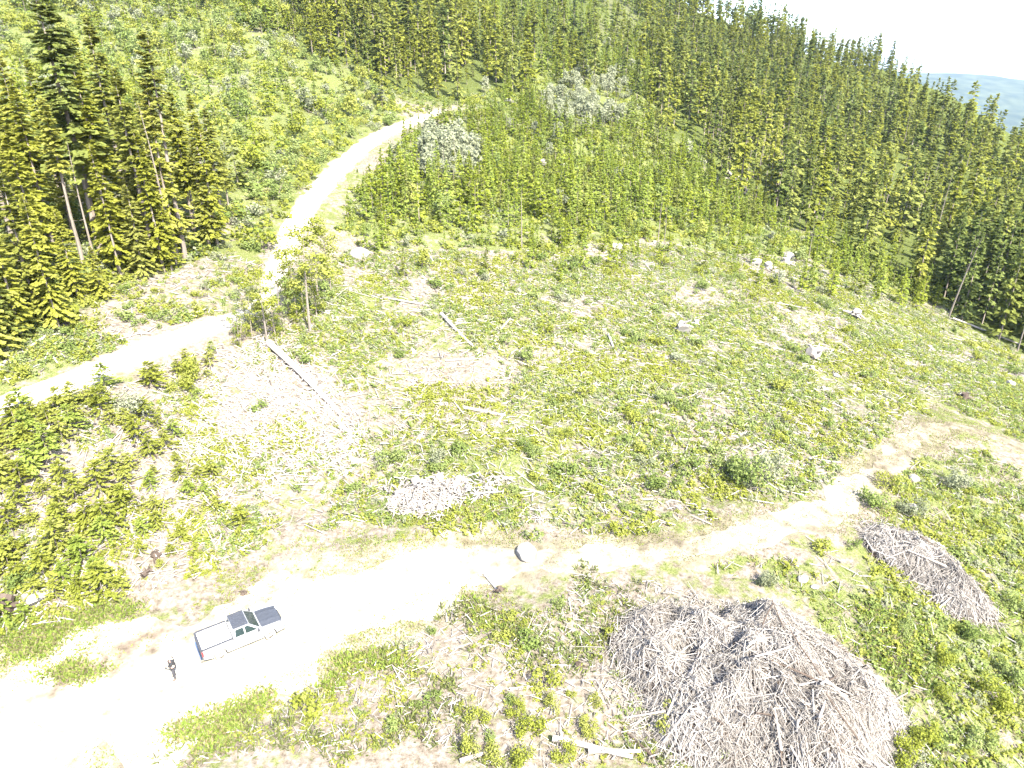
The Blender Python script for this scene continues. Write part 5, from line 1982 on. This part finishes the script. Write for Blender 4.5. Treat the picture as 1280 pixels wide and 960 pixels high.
def build_person():
    fx, fy = on_plane(219.5, 848, 0.0)
    gz_ = float(h(np.array([fx]), np.array([fy]))[0]) + .05
    T = empty('person', (fx, fy, gz_), R(205), 'person in dark jacket and grey cap standing behind the pickup holding a controller', 'person')
    # local: x forward, y left, z up, 1.78 m
    P, E, RR = [], [], []

    def add(p, r, par=None):
        P.append(p)
        RR.append(r)
        if par is not None:
            E.append((par, len(P) - 1))
        return len(P) - 1
    pel = add((0, 0, .96), (.16, .12))
    sp1 = add((.0, 0, 1.12), (.145, .105), pel)
    sp2 = add((.01, 0, 1.30), (.17, .115), sp1)
    sp3 = add((.0, 0, 1.43), (.13, .095), sp2)
    nk = add((.015, 0, 1.515), .055, sp3)
    hd = add((.045, 0, 1.60), (.075, .085), nk)
    hd2 = add((.045, 0, 1.69), (.078, .095), hd)
    add((.03, 0, 1.755), (.055, .065), hd2)
    hands = []
    for sg in (-1, 1):
        hip = add((0, sg * .095, .88), .10, pel)
        kn = add((.03, sg * .13, .5), .062, hip)
        an = add((-.01, sg * .15, .1), .042, kn)
        add((.05, sg * .155, .045), .042, an)
        add((.15, sg * .165, .035), .036, len(P) - 1)
        sh_ = add((0, sg * .185, 1.42), .06, sp3)
        el = add((.03, sg * .25, 1.14), .045, sh_)
        wr = add((.25, sg * .14, 1.13), .03, el)
        pm = add((.32, sg * .115, 1.15), .034, wr)
        hands.append((pm, sg))
    for pm, sg in hands:
        b = Vector(P[pm])
        for j in range(4):
            z = .03 - .02 * j
            k = add((b.x + .035, b.y - sg * .005, b.z + z), .009, pm)
            k = add((b.x + .07 - .004 * j, b.y - sg * .03, b.z + z), .008, k)
            add((b.x + .06, b.y - sg * (.055 - .004 * j), b.z + z), .0075, k)
        k = add((b.x + .005, b.y - sg * .03, b.z + .035), .011, pm)
        add((b.x + .03, b.y - sg * .05, b.z + .05), .009, k)
    skin_obj('body', P, E, RR, M['skin'], T)
    # jacket: follows torso and arms
    jp = [(0, 0, .93), (0, 0, 1.12), (.01, 0, 1.3), (0, 0, 1.43), (.005, 0, 1.49)]
    jr = [(.19, .145), (.175, .135), (.2, .14), (.155, .115), (.085, .08)]
    je = [(0, 1), (1, 2), (2, 3), (3, 4)]
    for sg in (-1, 1):
        n = len(jp)
        jp += [(0, sg * .19, 1.425), (.03, sg * .258, 1.14), (.225, sg * .15, 1.13)]
        jr += [.08, .066, .048]
        je += [(3, n), (n, n + 1), (n + 1, n + 2)]
    skin_obj('jacket', jp, je, jr, M['jacket'], T, 0)
    tp = [(0, 0, .95)]
    tr = [(.175, .13)]
    te = []
    for sg in (-1, 1):
        n = len(tp)
        tp += [(0, sg * .097, .86), (.03, sg * .13, .5), (-.01, sg * .15, .1)]
        tr += [.112, .078, .062]
        te += [(0, n), (n, n + 1), (n + 1, n + 2)]
    skin_obj('trousers', tp, te, tr, M['trousers'], T, 0)
    for sg in (-1, 1):
        skin_obj('boot', [(-.04, sg * .15, .06), (.05, sg * .157, .055), (.17, sg * .17, .045), (-.01, sg * .15, .17)], [(0, 1), (1, 2), (0, 3)], [.056, .056, .045, .058], M['boots'], T, 0)

    def sph(name, c, r, mat, parent, sc=(1, 1, 1), cut=None):
        bm = bmesh.new()
        bmesh.ops.create_uvsphere(bm, u_segments=20, v_segments=14, radius=1)
        for v in bm.verts:
            v.co = Vector((v.co.x * r * sc[0], v.co.y * r * sc[1], v.co.z * r * sc[2])) + Vector(c)
        if cut is not None:
            bmesh.ops.bisect_plane(bm, geom=list(bm.verts) + list(bm.edges) + list(bm.faces), plane_co=(0, 0, cut), plane_no=(0, 0, -1), clear_outer=True)
        return bm_obj(name, bm, mat, parent, True)
    hr = sph('hair', (.03, 0, 1.68), .103, M['hair'], T, (1.02, .92, 1.05), 1.655)
    cp = sph('cap', (.038, 0, 1.70), .113, M['cap'], T, (1.05, .95, .95), 1.70)
    bm = bmesh.new()
    box(bm, .1, .235, -.075, .075, 1.7, 1.712, .005)
    bm_obj('cap_peak', bm, M['cap'], cp)
    for sg in (-1, 1):
        sph('eye', (.137, sg * .032, 1.668), .012, M['screen'], T)
        sph('ear', (.045, sg * .092, 1.655), .03, M['skin'], T, (.7, .35, 1))
    sph('nose', (.148, 0, 1.64), .02, M['skin'], T, (1, .7, 1.2))
    sph('mouth', (.137, 0, 1.605), .024, M['red_lens'], T, (.35, 1, .25))
    # the controller lies in both hands
    m_ = T.matrix_basis.copy()
    m_ = Matrix.Translation((fx, fy, gz_)) @ Matrix.Rotation(R(205), 4, 'Z')
    C = empty('remote_controller', m_ @ Vector((.37, 0, 1.13)), R(205), 'pale remote controller with a dark screen held in both hands by the person', 'controller')
    bm = bmesh.new()
    box(bm, -.05, .05, -.1, .1, -.015, .025, .012)
    bm_obj('case', bm, M['controller'], C)
    bm = bmesh.new()
    box(bm, .052, .062, -.085, .085, .02, .12, .003)
    bm_obj('screen', bm, M['screen'], C)
    for sg in (-1, 1):
        bm = bmesh.new()
        bmesh.ops.create_cone(bm, cap_ends=True, segments=10, radius1=.008, radius2=.008, depth=.03)
        bmesh.ops.translate(bm, verts=bm.verts, vec=(0, sg * .06, .038))
        bm_obj('stick', bm, M['dark_trim'], C)
    return T


build_person()

# ------------------------------------------------------------------ daylight
SUN_EL = 47.0
SUN_TO = Vector((.52, -.85, 0)).normalized()        # horizontal direction towards the sun: behind the drone, to the right
sl = bpy.data.lights.new('sun', 'SUN')
sl.energy = 4.6
sl.angle = R(.53)
sl.color = (1, .93, .8)
so = bpy.data.objects.new('sun', sl)
dirv = Vector((SUN_TO.x * math.cos(R(SUN_EL)), SUN_TO.y * math.cos(R(SUN_EL)), math.sin(R(SUN_EL))))
so.rotation_euler = dirv.to_track_quat('Z', 'Y').to_euler()
so.location = (0, 0, 200)
COL.objects.link(so)
w = bpy.data.worlds.new('World')
scene.world = w
w.use_nodes = True
nt = w.node_tree
bg = nt.nodes['Background']
sky = nt.nodes.new('ShaderNodeTexSky')
sky.sky_type = 'NISHITA'
sky.sun_disc = False
sky.sun_elevation = R(SUN_EL)
sky.sun_rotation = math.atan2(dirv.x, dirv.y)
sky.altitude = 600
sky.air_density = .8
sky.dust_density = 3.5
nt.links.new(sky.outputs[0], bg.inputs[0])
bg.inputs[1].default_value = .15
HAZE = True
if HAZE:
    bm = bmesh.new()
    box(bm, -9500, 12500, -3300, 15000, -560, 330)
    hz = bm_obj('haze', bm, [], None)
    hm, hn, ho = new_mat('thin_air_haze')
    pv = N(hn, 'ShaderNodeVolumePrincipled')
    pv.inputs['Color'].default_value = (.58, .76, 1.0, 1)
    pv.inputs['Density'].default_value = 3.6e-5
    pv.inputs['Anisotropy'].default_value = .1
    hn.links.new(pv.outputs[0], ho.inputs['Volume'])
    hz.data.materials.append(hm)
    tag(hz, 'thin bluish haze filling the valley air', 'haze', None, 'stuff')

vs = scene.view_settings
scene.display_settings.display_device = 'sRGB'
vs.view_transform = 'Standard'
vs.look = 'None'
vs.gamma = 1
vs.use_curve_mapping = False
vs.exposure = 2.84
cy = scene.cycles
cy.max_bounces = 6
cy.diffuse_bounces = 4
cy.glossy_bounces = 2
cy.transmission_bounces = 3
cy.transparent_max_bounces = 4
cy.volume_bounces = 0
cy.caustics_reflective = False
cy.caustics_refractive = False
cy.use_denoising = True
